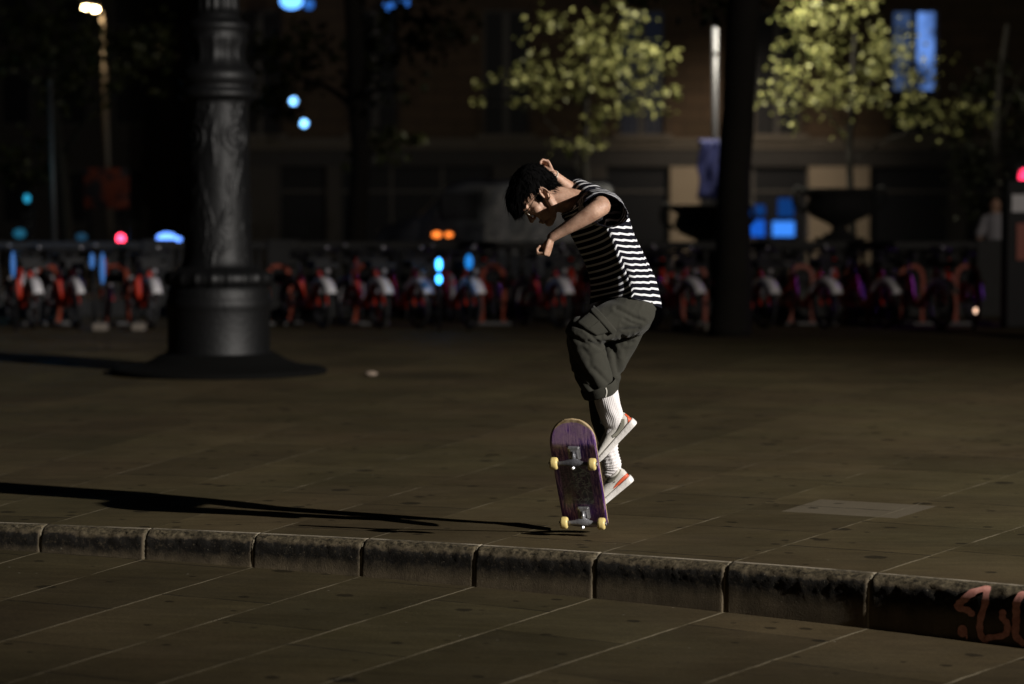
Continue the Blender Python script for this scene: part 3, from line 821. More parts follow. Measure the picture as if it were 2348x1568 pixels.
# ---- trousers
def cloth_fold(me, amp, dirv, seed, f=(22, 7)):
    dirv = V(dirv).normalized()
    for v in me.vertices:
        p = v.co; along = p.dot(dirv); perp = p - dirv * along
        q = perp * f[0] + dirv * along * f[1]
        n1 = noise.noise(q + V((seed, 0, 0))); n2 = noise.noise(p * 11 + V((0, seed, 0)))
        ridge = (1 - abs(n1) * 2.2)
        v.co += v.normal * (ridge * amp * .6 + n2 * amp * .8)
def trousers():
    mb = MB()
    limb(mb, [(1449, 688, 0, 52, .150), (1453, 702, 0, 55, .155), (1453, 710, 0, 47, .150)], 40)
    limb(mb, [(1456, 712, -.06, 46, .092), (1440, 720, -.11, 50, .098), (1400, 736, -.155, 45, .095), (1360, 751, -.20, 40, .088), (1337, 764, -.225, 38, .083)], 36)
    limb(mb, [(1334, 762, -.225, 37, .080), (1338, 790, -.19, 40, .082), (1348, 820, -.160, 42, .085), (1357, 850, -.138, 42, .086), (1363, 868, -.130, 41, .084)], 36)
    limb(mb, [(1450, 712, .07, 38, .09), (1433, 765, .08, 38, .085), (1412, 805, .08, 36, .085), (1390, 845, .06, 34, .08)], 36)
    limb(mb, [(1390, 845, .06, 33, .078), (1386, 880, .07, 33, .075), (1383, 930, .085, 33, .072), (1386, 975, .10, 27, .066), (1391, 1010, .115, 20, .058)], 36)
    mb.ball(W(1416, 705, -.03), (.085, .13, .062))
    me = remesh(mb, .0042, 5, .5)
    zz = lambda x, y: ((1340 + x / 5.228) * .9168, (720 + y / 5.228) * .9168)
    creases = [([(780, 270), (900, 370), (980, 460), (1045, 575)], 5, .007), ([(880, 385), (800, 460), (700, 545)], 4, .007), ([(640, 490), (720, 530), (820, 585)], 4.5, .008),
               ([(500, 480), (620, 530), (700, 590), (800, 700)], 4, .006), ([(1050, 270), (1150, 320), (1270, 390), (1400, 430)], 5, .009), ([(1150, 400), (1230, 450), (1350, 480)], 4, .006),
               ([(860, 560), (930, 545), (1010, 545)], 3.5, .007), ([(460, 620), (560, 680), (680, 740)], 5, .009), ([(390, 640), (430, 820), (520, 980), (640, 1140), (770, 1320)], 8, .016),
               ([(680, 690), (760, 730), (830, 780)], 4, .008), ([(760, 1060), (850, 1150), (950, 1250)], 5, .007), ([(500, 1110), (560, 1180), (740, 1330)], 4, .008),
               ([(820, 610), (950, 600), (1120, 560), (1330, 530)], 5, .008), ([(960, 720), (1040, 860), (1080, 1100)], 7, .014), ([(1120, 630), (1200, 710), (1250, 700)], 5, .009),
               ([(600, 760), (700, 900), (720, 1080)], 6, .005), ([(900, 120), (1100, 180), (1350, 200)], 9, .005)]
    creases = [([zz(*q) for q in c], w_, d_) for c, w_, d_ in creases]
    def seg_d(px, py, c):
        best = 1e9
        for (ax, ay), (bx, by) in zip(c[:-1], c[1:]):
            dx, dy = bx - ax, by - ay; L2 = dx * dx + dy * dy; t = max(0, min(1, ((px - ax) * dx + (py - ay) * dy) / L2))
            ex, ey = px - ax - t * dx, py - ay - t * dy; e = math.hypot(ex, ey)
            if e < abs(best): best = math.copysign(e, ex * dy - ey * dx)
        return best
    global tb
    tb = BVHTree.FromPolygons([v.co.copy() for v in me.vertices], [tuple(q.vertices) for q in me.polygons])
    creases = [c for i, c in enumerate(creases) if i not in (0, 1, 2, 6)]
    NN = [v.normal.copy() for v in me.vertices]
    for v, nm in zip(me.vertices, NN):
        p = v.co.copy()
        q = V((p.x * 7 + p.z * 4, p.y * 5, p.z * 9 - p.x * 7)); n1 = noise.noise(q)
        q2 = V((p.x * 20 + p.z * 12, p.y * 9, p.z * 26 - p.x * 22)); n2 = noise.noise(q2)
        r1 = max(0, 1 - abs(n1) * 3.4); r2 = max(0, 1 - abs(n2) * 3.4)
        px = CX + p.x / p.y * K; py = HZ + (CAMZ - p.z) / p.y * K
        g_ = math.exp(-((px - 1392) ** 2 + (py - 775) ** 2) / 1800) + .5 * math.exp(-((px - 1460) ** 2 + (py - 745) ** 2) / 1500)
        d = nm * (r1 * .0022 + r2 * (.0004 + .0035 * g_) - .001 + noise.noise(p * 5) * .004)
        if nm.y < .25:
            for c, w_, dp in creases:
                e = seg_d(px, py, c)
                if abs(e) < w_ * 4:
                    d += nm * dp * .55 * (-math.exp(-(e / w_) ** 2 * 1.4) + .45 * math.exp(-((abs(e) - 1.9 * w_) / w_) ** 2))
        v.co = p + d
    me.update()
    n = NB('olive_cotton'); tc = n.n('TexCoord'); ob = tc.outputs['Object']
    n.set(n.b.inputs['Base Color'], n.mix(n.noise(ob, 9, 5, .6), (.027, .0262, .0200), (.040, .0385, .030)))
    n.b.inputs['Roughness'].default_value = .88; n.b.inputs['Specular IOR Level'].default_value = .15; n.b.inputs['Sheen Weight'].default_value = .06
    wv = n.math('ADD', n.math('MULTIPLY', n.noise(ob, 700, 2), .5), n.math('MULTIPLY', n.noise(n.mapping(ob, (1, 1, 1), rot=(0, .6, 0)), 35, 4), .9))
    n.set(n.b.inputs['Normal'], n.bump(wv, .35, .004))
    return link_mesh('trousers', me, n.m, person)
tr = trousers()
def bvh_of(o):
    me = o.data
    return BVHTree.FromPolygons([v.co.copy() for v in me.vertices], [tuple(p.vertices) for p in me.polygons])
CAMP = V((0, 0, CAMZ))
def cast(bv, px, py, off, ylim=None):
    d = (P(px, py, 10) - CAMP).normalized()
    loc, nr, i, dist = bv.ray_cast(CAMP, d)
    if loc is None:
        q = P(px, py, Y0 - .1); loc, nr, i, dist = bv.find_nearest(q)
    if nr.dot(d) > 0: nr = -nr
    return loc + nr * off
def patch_on(bv, quad, off, nu=14, nv=12, edge=.0):
    a, b, c, d = [V(q) for q in quad]; vs = []; fs = []
    for j in range(nv + 1):
        for i in range(nu + 1):
            u, v = i / nu, j / nv
            p = (a * (1 - u) + b * u) * (1 - v) + (d * (1 - u) + c * u) * v
            e = min(u, 1 - u, v, 1 - v)
            vs.append(cast(bv, p.x, p.y, off if e > 0 else -.004))
    for j in range(nv):
        for i in range(nu):
            k = j * (nu + 1) + i; fs.append((k, k + 1, k + nu + 2, k + nu + 1))
    return MB().add(vs, fs)
def ribbon_on(bv, pts, wd, off, edge=-.002, sub=6):
    rows = cr([(p[0], p[1], q) for p, q in zip(pts, wd if isinstance(wd, (list, tuple)) else [wd] * len(pts))], sub)
    n = len(rows); rings = []
    for i in range(n):
        t = V((rows[min(i + 1, n - 1)][0] - rows[max(i - 1, 0)][0], rows[min(i + 1, n - 1)][1] - rows[max(i - 1, 0)][1])).normalized(); nn = V((-t.y, t.x))
        ring = []
        for s_ in (-1, -.96, -.5, 0, .5, .96, 1):
            p = V((rows[i][0], rows[i][1])) + nn * (rows[i][2] / 2 * s_)
            ring.append(cast(bv, p.x, p.y, edge if abs(s_) == 1 else off))
        rings.append(ring)
    return MB().loft(rings, closed_ring=False, cap=False)
oc = MATS['olive_cotton']
patch_on(tb, [(1363, 705), (1411, 758), (1366, 771), (1316, 742)], .0085).build('cargo_pocket', oc, tr)
patch_on(tb, [(1363, 701), (1416, 758), (1400, 768), (1347, 715)], .0135, 16, 6).build('pocket_flap', oc, tr)
ribbon_on(tb, [(1384, 727), (1370, 740), (1352, 753)], 2.2, .0105).build('seam', oc, tr)
# turned-up cuff with its light tape
def cuff():
    rg, pts = limb_rings([(1370, 881, -.128, 42, .090), (1373, 889, -.125, 42.5, .091), (1377, 902, -.120, 41, .088)], 64, 5)
    inner, _ = limb_rings([(1377, 901, -.120, 38.5, .082), (1371, 886, -.127, 38, .08)], 64, 3)
    rg = rg + inner
    mb = MB(); 
    rg = [[p + V((noise.noise(p * 20) * .005, 0, noise.noise(p * 14 + V((5, 5, 5))) * .004)) for p in r] for r in rg]
    mb.loft(rg, cap=False)
    return mb.build('cuff', oc, tr)
cf = cuff(); cb = bvh_of(cf)
ribbon_on(cb, [(1388, 889), (1390, 895), (1390, 902), (1388, 910)], 2.8, .0025).build('seam_tape', mat('tape', (.45, .43, .38), .8), cf)

# ---- socks with knitted ribs
sock_m = mat('sock_knit', (.78, .74, .73), .92, spec=.1, bump=.25, bscale=260)
def sock(rows, sagx, fold=0.0):
    rg, pts = limb_rings(rows, 168, 14)
    out = []
    for i, r in enumerate(rg):
        c = sum(r, V((0, 0, 0))) / len(r); v = i / len(rg); row = []
        for k, p in enumerate(r):
            d = (p - c).normalized()
            rib = .0007 * math.copysign(abs(math.cos(k * 2 * PI / 168 * 42)) ** .6, math.cos(k * 2 * PI / 168 * 42))
            fo = fold * max(0, math.sin(i * 1.35 + math.sin(k / 168 * 2 * PI) * 1.2)) ** 2 * .0035
            wv = noise.noise(V((math.cos(k / 168 * 6.28) * 2, math.sin(k / 168 * 6.28) * 2, v * 4))) * .0035
            row.append(p + d * (rib + fo + wv))
        out.append(row)
    return MB().loft(out).build('sock', sock_m, person)
sock([(1385, 886, -.116, 25, .050), (1389, 905, -.108, 28, .054), (1396, 935, -.085, 28, .054), (1404, 960, -.068, 25, .042), (1406, 980, -.06, 21, .030), (1398, 1000, -.06, 14, .024)], 0)
sock([(1393, 1000, .115, 20, .040), (1395, 1028, .12, 20.5, .040), (1399, 1052, .125, 20.5, .041), (1402, 1072, .13, 20.5, .034), (1399, 1092, .13, 17, .026)], 0, 1.0)

# ---- shoes
white_l = mat('shoe_leather', (.60, .57, .52), .55, bump=.15, bscale=120, var=.12, vscale=25)
sole_m = mat('shoe_sole', (.78, .74, .70), .5, bump=.2, bscale=80, var=.14, vscale=30)
orange_m = mat('shoe_orange', (.62, .10, .035), .55)
grey_m = mat('shoe_suede', (.20, .19, .15), .9, bump=.3, bscale=300)
def shoe(hx, hy, dy, dpx, ydir, orange, owd, grey, gwd, extra):
    o = W(hx, hy, dy); d = V((dpx[0], ydir, -dpx[1])).normalized()
    n = V((-dpx[1], 0, -dpx[0] * 1.0)); n = V((-dpx[1] * 1.0, 0, 0)) ; n = V((-(dpx[1]), 0.0, -(dpx[0]) * -1.0))
    n = V((-dpx[1], 0, -dpx[0])) if False else V((-abs(dpx[1]), 0, abs(dpx[0])))
    n = (n - d * n.dot(d)).normalized(); s = V((0, -1, 0)); s = (s - d * s.dot(d) - n * s.dot(n)).normalized()
    def Q(x, y, z): return o + d * x + s * y + n * z
    up = MB(); rings = []
    st = [(.002, .018, .020, .064), (.008, .028, .020, .078), (.025, .034, .020, .086), (.05, .036, .020, .084), (.075, .036, .019, .080), (.10, .037, .018, .076), (.13, .040, .018, .072), (.16, .043, .018, .064), (.19, .046, .018, .055), (.22, .046, .018, .048), (.25, .041, .018, .042), (.27, .031, .018, .035), (.28, .016, .018, .028)]
    for x, wd, z0, z1 in cr(st, 3):
        ring = []
        for k in range(26):
            a = 2 * PI * k / 26; c, q = math.cos(a), math.sin(a)
            zz = (z0 + z1) / 2 + (z1 - z0) / 2 * math.copysign(abs(q) ** .75, q)
            ww = wd * math.copysign(abs(c) ** .8, c) * (1 - .28 * max(0, q))
            ring.append(Q(x, ww, zz))
        rings.append(ring)
    up.loft(rings)
    u = up.build('shoe', white_l, person)
    so = MB(); rings = []
    outl = [(-.004, .020), (.004, .031), (.02, .037), (.06, .037), (.11, .037), (.16, .043), (.20, .048), (.235, .047), (.262, .038), (.280, .022), (.287, .006)]
    pts = cr([(x, w_) for x, w_ in outl], 4); loop = [(x, w_) for x, w_ in pts] + [(x, -w_) for x, w_ in pts[::-1]]
    cxm = .14
    for z, f in ((0.0, .955), (.002, .985), (.006, 1.0), (.018, 1.0), (.024, .985), (.026, .95)):
        ring = []
        for x, w_ in loop:
            zz = z * (1.15 - .5 * (x / .28)) + max(0, x - .2) ** 2 * 2.2
            ring.append(Q(cxm + (x - cxm) * (1 - (1 - f) * .4), w_ * f, zz))
        rings.append(ring)
    so.loft(rings); so_ = so.build('sole', sole_m, u)
    bv = bvh_of(u)
    ribbon_on(bv, orange, owd, .002).build('side_stripe', orange_m, u)
    ribbon_on(bv, grey, gwd, .003).build('collar_panel', grey_m, u)
    # padded collar round the ankle
    cl = MB(); cl.tube([Q(.045 + .040 * math.cos(a), .030 * math.sin(a), .083 + .006 * math.cos(2 * a) + (.006 if math.cos(a) < -.6 else 0)) for a in np.linspace(0, 2 * PI, 33)[:-1]], [.0065] * 32, 8, closed=True)
    cl.build('collar', white_l, u)
    return u
shoe(1459, 970, -.06, (-.69, .73), .06,
     [z2(*p) for p in ((985, 205), (1025, 235), (1045, 300), (1035, 370), (985, 450), (920, 530))], [7, 8, 8, 7, 5, 1.5],
     [z2(*p) for p in ((945, 290), (935, 370), (905, 445), (855, 510), (790, 550))], [9, 11, 10, 9, 6], None)
shoe(1452, 1101, .13, (-.77, .64), .04,
     [z2(*p) for p in ((1035, 1112), (960, 1180), (880, 1255), (805, 1330))], [7, 7.5, 5.5, 1.5],
     [z2(*p) for p in ((905, 1050), (850, 1130), (780, 1205), (690, 1225))], [6, 9, 10, 9], None)
# ---- wrist bands on the far arm
wb = MB()
wc = W(1268, 402, .175); ad = (W(1297, 425, .22) - W(1264, 398, .17)).normalized(); a1 = ad.cross(YV).normalized(); a2 = ad.cross(a1).normalized()
for tilt, o in ((.35, 0), (-.25, .003)):
    wb.tube([wc + a1 * .0245 * math.cos(a) + a2 * .031 * math.sin(a) + ad * (o + tilt * .012 * math.cos(a)) for a in np.linspace(0, 2 * PI, 25)[:-1]], [.0016] * 24, 6, closed=True)
wb.build('wristband', mat('cord', (.72, .62, .50), .7), person)

# ================================================================== SKATEBOARD
def skateboard():
    th = R(44)
    c0 = W(1328, 1110, -.115)
    a = V((-.125, -math.sin(th), math.cos(th))).normalized()
    wv_ = V((.995, -.10, -.085)); wv_ = (wv_ - a * wv_.dot(a)).normalized(); nn = a.cross(wv_).normalized()
    if nn.y > 0: nn = -nn
    root = empty('skateboard', c0, 'worn purple skateboard upended under the jumper, underside and cream wheels showing', 'skateboard')
    def Q(l, w_, n_): return c0 + a * l + wv_ * w_ + nn * n_
    KS, KA = .252, R(23)
    def surf(l, w_, n_):
        """deck coordinate l along the board, bending at the kicks away from the underside"""
        s_ = 1 if l > 0 else -1; L = abs(l)
        ka = KA if s_ > 0 else R(26)
        conc = -.006 * (1 - (w_ / .1025) ** 2) * 0 + .0
        if L <= KS: return Q(l, w_, n_ - .0)
        e = L - KS; rb = .06; ang = min(e / rb, ka)
        x = KS + rb * math.sin(ang); d = rb * (1 - math.cos(ang))
        rest = e - rb * ang
        if rest > 0: x += rest * math.cos(ang); d += rest * math.sin(ang)
        return Q(s_ * (x + n_ * math.sin(ang)), w_, -d + n_ * math.cos(ang))
    LN, LT = .388, .372
    def half(l):
        e = (LN if l > 0 else LT); st_ = .262
        L = abs(l)
        if L < st_: return .1025 - .0015 * (L / st_)
        t = min(1, (L - st_) / (e - st_)); return .101 * max(0, 1 - t ** 2.35) ** (1 / 2.1)
    ls = list(np.linspace(-LT, -.27, 26)) + list(np.linspace(-.265, .265, 30)) + list(np.linspace(.27, LN, 26))
    ls = [-LT + .00001] + ls[1:-1] + [LN - .00001]
    nW = 18; vs = []; uv = []; fs = []; mi = []
    th_ = .0112
    for side, n_ in ((0, 0.0), (1, -th_)):
        for l in ls:
            h = half(l)
            for j in range(nW + 1):
                t = -1 + 2 * j / nW; f = 1 - (.0 if side == 0 else .0)
                vs.append(surf(l, h * t, n_)); uv.append((l, h * t))
    nL = len(ls); N = nL * (nW + 1)
    for side in (0, 1):
        for i in range(nL - 1):
            for j in range(nW):
                k = side * N + i * (nW + 1) + j; q = (k, k + 1, k + nW + 2, k + nW + 1)
                fs.append(q if side == 0 else q[::-1]); mi.append(0 if side == 0 else 2)
    def rim(seq):
        for x, y in zip(seq[:-1], seq[1:]):
            fs.append((x, y, y + N, x + N)); mi.append(1)
    rim([i * (nW + 1) for i in range(nL)]); rim([i * (nW + 1) + nW for i in range(nL)][::-1])
    rim([j for j in range(nW + 1)][::-1]); rim([(nL - 1) * (nW + 1) + j for j in range(nW + 1)])
    me = bpy.data.meshes.new('deck'); me.from_pydata([tuple(v) for v in vs], [], fs); me.update()
    ul = me.uv_layers.new(name='deck'); li = np.empty(len(me.loops), int); me.loops.foreach_get('vertex_index', li); ul.data.foreach_set('uv', np.array(uv)[li].ravel())
    # underside paint, scraped by use
    n = NB('deck_underside'); uvn = n.n('UVMap'); uvn.uv_map = 'deck'; u = uvn.outputs[0]
    sx = n.n('SeparateXYZ'); n.set(sx.inputs[0], u); L = sx.outputs[0]; Wd = sx.outputs[1]
    n1 = n.noise(n.mapping(u, (14, 26, 1)), 1.0, 6, .65); n2 = n.noise(u, 30, 6, .7, 1.0)
    base = n.mix(n.ramp(n.noise(u, 9, 4), .35, .65), (.022, .008, .10), (.13, .035, .27))
    # long scratches at two angles
    def scr(rot, sc, th_):
        x = n.noise(n.mapping(u, sc, rot=(0, 0, rot)), 1.0, 5, .72, .35); return n.ramp(x, th_, th_ + .05)
    s1 = n.math('MAXIMUM', scr(.35, (9, 120, 1), .525), scr(-.6, (11, 130, 1), .54)); s1 = n.math('MAXIMUM', s1, scr(1.2, (14, 150, 1), .555))
    # centre picture: grey green smudges that follow the worn print
    pic = n.math('MULTIPLY', n.ramp(n.math('ABSOLUTE', n.math('ADD', L, -.005)), .135, .150, 1, 0), n.ramp(n.math('ABSOLUTE', n.math('ADD', Wd, .012)), .062, .072, 1, 0))
    sw = n.noise(u, 17, 2, .5, 1.6); lines = n.ramp(n.math('ABSOLUTE', n.math('SUBTRACT', sw, .5)), .008, .05, 1, 0)
    pc = n.mix(n.ramp(n.noise(u, 16, 4), .4, .6), (.045, .022, .075), (.055, .080, .090))
    pc = n.mix(n.math('MULTIPLY', lines, .8), pc, (.34, .44, .42))
    pc = n.mix(n.ramp(n.math('ADD', Wd, n.math('MULTIPLY', n.noise(u, 20, 3), .06)), .0, .02, .6, 0), pc, (.060, .030, .040))
    c = n.mix(n.math('MULTIPLY', pic, .92), base, pc)
    c = n.mix(n.math('MULTIPLY', s1, n.math('SUBTRACT', .75, n.math('MULTIPLY', pic, .55))), c, (.50, .30, .48))
    nose = n.math('MULTIPLY', n.ramp(n.math('ADD', L, n.math('ADD', n.math('MULTIPLY', n2, .09), n.math('MULTIPLY', Wd, -.45))), .30, .335), n.ramp(n1, .30, .50))
    c = n.mix(n.math('MULTIPLY', nose, .8), c, n.mix(n2, (.16, .095, .17), (.42, .28, .36)))
    tip = n.ramp(n.math('ADD', n.math('ADD', L, n.math('MULTIPLY', n2, .012)), n.math('MULTIPLY', n.math('POWER', n.math('ABSOLUTE', Wd), 2.2), 9.0)), .377, .381)
    c = n.mix(tip, c, n.mix(n.ramp(n2, .38, .62), (.25, .17, .085), (.52, .40, .24)))
    tailw = n.ramp(n.math('ADD', L, n.math('MULTIPLY', n2, .03)), -.325, -.335)
    c = n.mix(n.math('MULTIPLY', tailw, .7), c, (.19, .12, .085))
    n.set(n.b.inputs['Base Color'], c); n.b.inputs['Roughness'].default_value = .38
    n.set(n.b.inputs['Normal'], n.bump(n2, .12, .002))
    wood = mat('maple_edge', (.42, .31, .17), .6, bump=.3, bscale=200, var=.3, vscale=60)
    grip = mat('grip_tape', (.012, .012, .012), .95, bump=.6, bscale=500)
    for m in (n.m, wood, grip): me.materials.append(m)
    me.polygons.foreach_set('material_index', mi); me.polygons.foreach_set('use_smooth', [m != 1 for m in mi])
    dk = bpy.data.objects.new('deck', me); COL.objects.link(dk); dk.parent = root; dk.matrix_parent_inverse = Matrix.Translation(-c0)
    steel = mat('brushed_metal', (.30, .30, .315), .34, .6, bump=.3, bscale=90); dark = mat('truck_casting', (.10, .10, .11), .42, .35, bump=.3, bscale=120)
    whm = mat('wheel_urethane', (.74, .58, .22), .38, var=.10, vscale=30, bump=.1, bscale=100); blk = mat('bearing', (.02, .02, .02), .4, .5)
    for sg, cast_m in ((1, dark), (-1, steel)):
        lc = sg * .205; ax = .056
        tk = MB()
        # hanger: axle beam, thick in the middle, lying across the board
        rings = []
        for w_, r1, r2 in ((-.070, .007, .007), (-.060, .009, .009), (-.035, .0115, .012), (-.018, .016, .018), (0, .019, .022), (.018, .016, .018), (.035, .0115, .012), (.060, .009, .009), (.070, .007, .007)):
            rings.append([Q(lc + r1 * math.cos(q) , w_, ax - .001 + r2 * math.sin(q) - (r2 - .007) * .55) for q in np.linspace(0, 2 * PI, 15)[:-1]])
        tk.loft(rings)
        th_o = tk.build('truck', cast_m, root)
        # arm down to the pivot cup, nearer the board's end
        pv = MB(); e = 1.0
        pv.tube([Q(lc, 0, ax - .012), Q(lc + .020, 0, .034), Q(lc + .036, 0, .016)], [.013, .009, .006], 12)
        pv.build('pivot', cast_m, th_o)
        kp = MB(); kp.tube([Q(lc - .004 + .020, 0, .010), Q(lc - .002, 0, .052), Q(lc - .008, 0, .068)], [.011, .011, .010], 14)
        kp.build('bushing', mat('bushing', (.10, .10, .11), .5), th_o)
        nt = MB(); nt.tube([Q(lc - .0075, 0, .066), Q(lc - .0105, 0, .074)], [.0085, .0085], 6); nt.tube([Q(lc - .010, 0, .073), Q(lc - .012, 0, .078)], [.004, .004], 10)
        nt.build('kingpin_nut', mat('chrome', (.72, .72, .75), .22, .55), th_o, smooth=False)
        bp = MB(); rings = []
        for n_, hl, hw in ((.0, .040, .027), (.006, .040, .027), (.010, .036, .021), (.017, .024, .015)):
            rings.append([Q(lc + .012 + hl * x, hw * y, n_) for x, y in ((-1, -.8), (-.9, -1), (.9, -1), (1, -.8), (1, .8), (.9, 1), (-.9, 1), (-1, .8))])
        bp.loft(rings); bp.build('baseplate', steel, th_o, smooth=False)
        for x in (-.022, .046):
            for y in (-.020, .020):
                bo = MB(); bo.tube([Q(lc + x, y, .004), Q(lc + x, y, .0095)], [.004, .0035], 8); bo.build('bolt', MATS['chrome'], th_o)
        ae = MB(); ae.tube([Q(lc, -.104, ax - .001), Q(lc, .104, ax - .001)], .0038, 10); ae.build('axle', MATS['chrome'], th_o)
        for ws in (-1, 1):
            wh = MB(); prof = [(.0100, -.0165), (.0180, -.0170), (.0225, -.0160), (.0262, -.0120), (.0272, -.006), (.0272, .006), (.0262, .0120), (.0225, .0160), (.0180, .0170), (.0100, .0165)]
            rings = []
            for r_, x_ in prof:
                rings.append([Q(lc + r_ * math.cos(q), ws * .0835 + x_, ax - .001 + r_ * math.sin(q)) for q in np.linspace(0, 2 * PI, 41)[:-1]])
            wh.loft(rings); wo = wh.build('wheel', whm, root)
            for x0 in (-1, 1):
                br = MB(); br.tube([Q(lc, ws * .0835 + x0 * .014, ax - .001), Q(lc, ws * .0835 + x0 * .0178, ax - .001)], [.0112, .0105], 20)
                br.build('bearing', blk, wo)
            nu = MB(); nu.tube([Q(lc, ws * (.0835 + .018), ax - .001), Q(lc, ws * (.0835 + .0235), ax - .001)], [.0065, .0065], 6); nu.build('axle_nut', MATS['chrome'], wo, smooth=False)
    return root
skateboard()

# ================================================================== BACKGROUND
def at(px, py, Y): return P(px, py, Y)
iron = mat('cast_iron', (.0020, .0021, .0024), .55, .0, spec=.36, bump=.5, bscale=30, var=.2, vscale=9)
# ---- ornamental column
def column(x, y, label, full=True):
    root = empty('lamp_column', (x, y, 0), label, 'column')
    s = 22.0 / K
    def zc(py): return CAMZ - (py - HZ) * s
    pl = MB(); pl.lathe([(.98, .0), (.98, .035), (.95, .05), (.84, .062), (.72, .085), (.62, .12), (.55, .165), (.50, .18)], (x, y), 64); pl.build('plinth', mat('dark_granite', (.003, .003, .0028), .9, spec=.1, bump=.3, var=.2), root)
    def pr(pts): return [(r * s, zc(py)) for r, py in pts]
    dr = MB(); dr.lathe([(.50, .16), (.50, .19)] + pr([(120, 818), (119, 808), (117, 800), (117, 715), (119, 706), (121, 700), (121, 690), (118, 684), (116, 678), (117, 668), (113, 660), (110, 654)]), (x, y), 64)
    dr.build('drum', iron, root)
    ring = MB(); ring.lathe(pr([(104, 656), (118, 652), (122, 642), (122, 632), (116, 624), (100, 618), (88, 612)]), (x, y), 160, fn=lambda r, z, a: r + (.018 * max(0, math.cos(a * 20)) if r > .42 else 0) )
    ring.build('gadroon_ring', iron, root)
    sh = MB(); prof = pr([(90, 616), (82, 606), (77, 585), (75, 540), (73, 480), (71, 400), (70, 320), (71, 250), (74, 232), (80, 226)])
    prof = [(r[0], r[1]) for r in cr(prof, 14)]
    def orn(r, z, a):
        # raised scrollwork: spirals and leaves cast on the shaft
        u = a * 3 + .6; v = z * 5.2
        n_ = noise.noise(V((math.cos(a) * 3.0, math.sin(a) * 3.0, z * 3.6)))
        n2 = noise.noise(V((math.cos(a) * 8, math.sin(a) * 8, z * 11)))
        msk = max(0, min(1, (noise.noise(V((math.cos(a) * 2.2 + 9, math.sin(a) * 2.2, z * 1.6))) + .12) * 4)); rid = (max(0, 1 - abs(n_) * 4) * .009 + max(0, 1 - abs(n2) * 4) * .006) * msk
        zz = (z - .02) % 1.25
        sp = 0
        da = ((a * 4 / (2 * PI)) % 1 - .5) * (2 * PI / 4) * .3; dz = ((z - 2.15)) 
        rr_ = math.hypot(da, dz); 
        if rr_ < .16: sp = .014 * (math.cos(rr_ * 95 + math.atan2(dz, da)) > 0)
        return r + (rid if 1.0 < z + 1 and rr_ > .16 else sp)
    sh.lathe(prof, (x, y), 220, fn=orn); sh.build('shaft', iron, root)
    cp = MB(); cp.lathe(pr([(74, 234), (88, 226), (90, 218), (86, 210), (78, 204), (79, 196), (86, 190), (88, 178), (84, 166), (74, 160), (70, 152), (64, 146), (60, 130), (62, 112), (68, 98), (70, 88), (66, 80), (70, 74), (74, 66), (72, 58), (60, 52), (52, 44), (50, 30)]), (x, y), 96, fn=lambda r, z, a: r + (.012 * max(0, math.cos(a * 12)) if zc(150) < z < zc(90) else 0))
    cp.build('collar', iron, root)
    up = MB(); up.lathe(pr([(50, 34), (49, 20), (47, -60), (44, -200), (38, -420), (34, -520)]), (x, y), 96, fn=lambda r, z, a: r * (1 + .05 * math.cos(a * 16)))
    up.build('fluted_pole', iron, root)
    return root
c_ = at(500, HZ, 22.0)
column(c_.x, 22.0, 'massive dark cast iron column with ornate scrollwork shaft on a round drum')
# a second one of the pair stands beyond the right edge and throws its shadow across the plaza
column(9.2, 21.6, 'cast iron column out at the right whose shadow crosses the plaza')

# ---- materials of the background
red = mat('bike_red', (.52, .035, .012), .4, .1, spec=.6); redo = mat('dock_orange', (.24, .035, .009), .5)
blackp = mat('black_plastic', (.006, .006, .007), .6, spec=.25); rubber = mat('tyre_rubber', (.018, .018, .018), .8)
whitep = mat('white_fender', (.74, .72, .74), .4); alu = mat('aluminium', (.07, .07, .075), .5, .5)
stone = mat('pale_stone', (.095, .082, .066), .85, bump=.4, bscale=12, var=.2, vscale=2.0)
dstone = mat('grey_stone', (.030, .030, .029), .85, bump=.4, bscale=14, var=.2)
def arc_band(mb, c, r0, r1, wd, a0, a1, n=18):
    rings = []
    for a in np.linspace(a0, a1, n):
        ca, sa = math.cos(a), math.sin(a)
        rings.append([(c[0] + r1 * ca, -wd * .45, c[1] + r1 * sa), (c[0] + (r1 + .012) * ca, 0, c[1] + (r1 + .012) * sa), (c[0] + r1 * ca, wd * .45, c[1] + r1 * sa), (c[0] + r0 * ca, wd * .62, c[1] + r0 * sa), (c[0] + (r0 + .006) * ca, wd * .55, c[1] + (r0 + .006) * sa), (c[0] + (r1 - .012) * ca, 0, c[1] + (r1 - .012) * sa), (c[0] + (r0 + .006) * ca, -wd * .55, c[1] + (r0 + .006) * sa), (c[0] + r0 * ca, -wd * .62, c[1] + r0 * sa)])
    return mb.loft(rings)
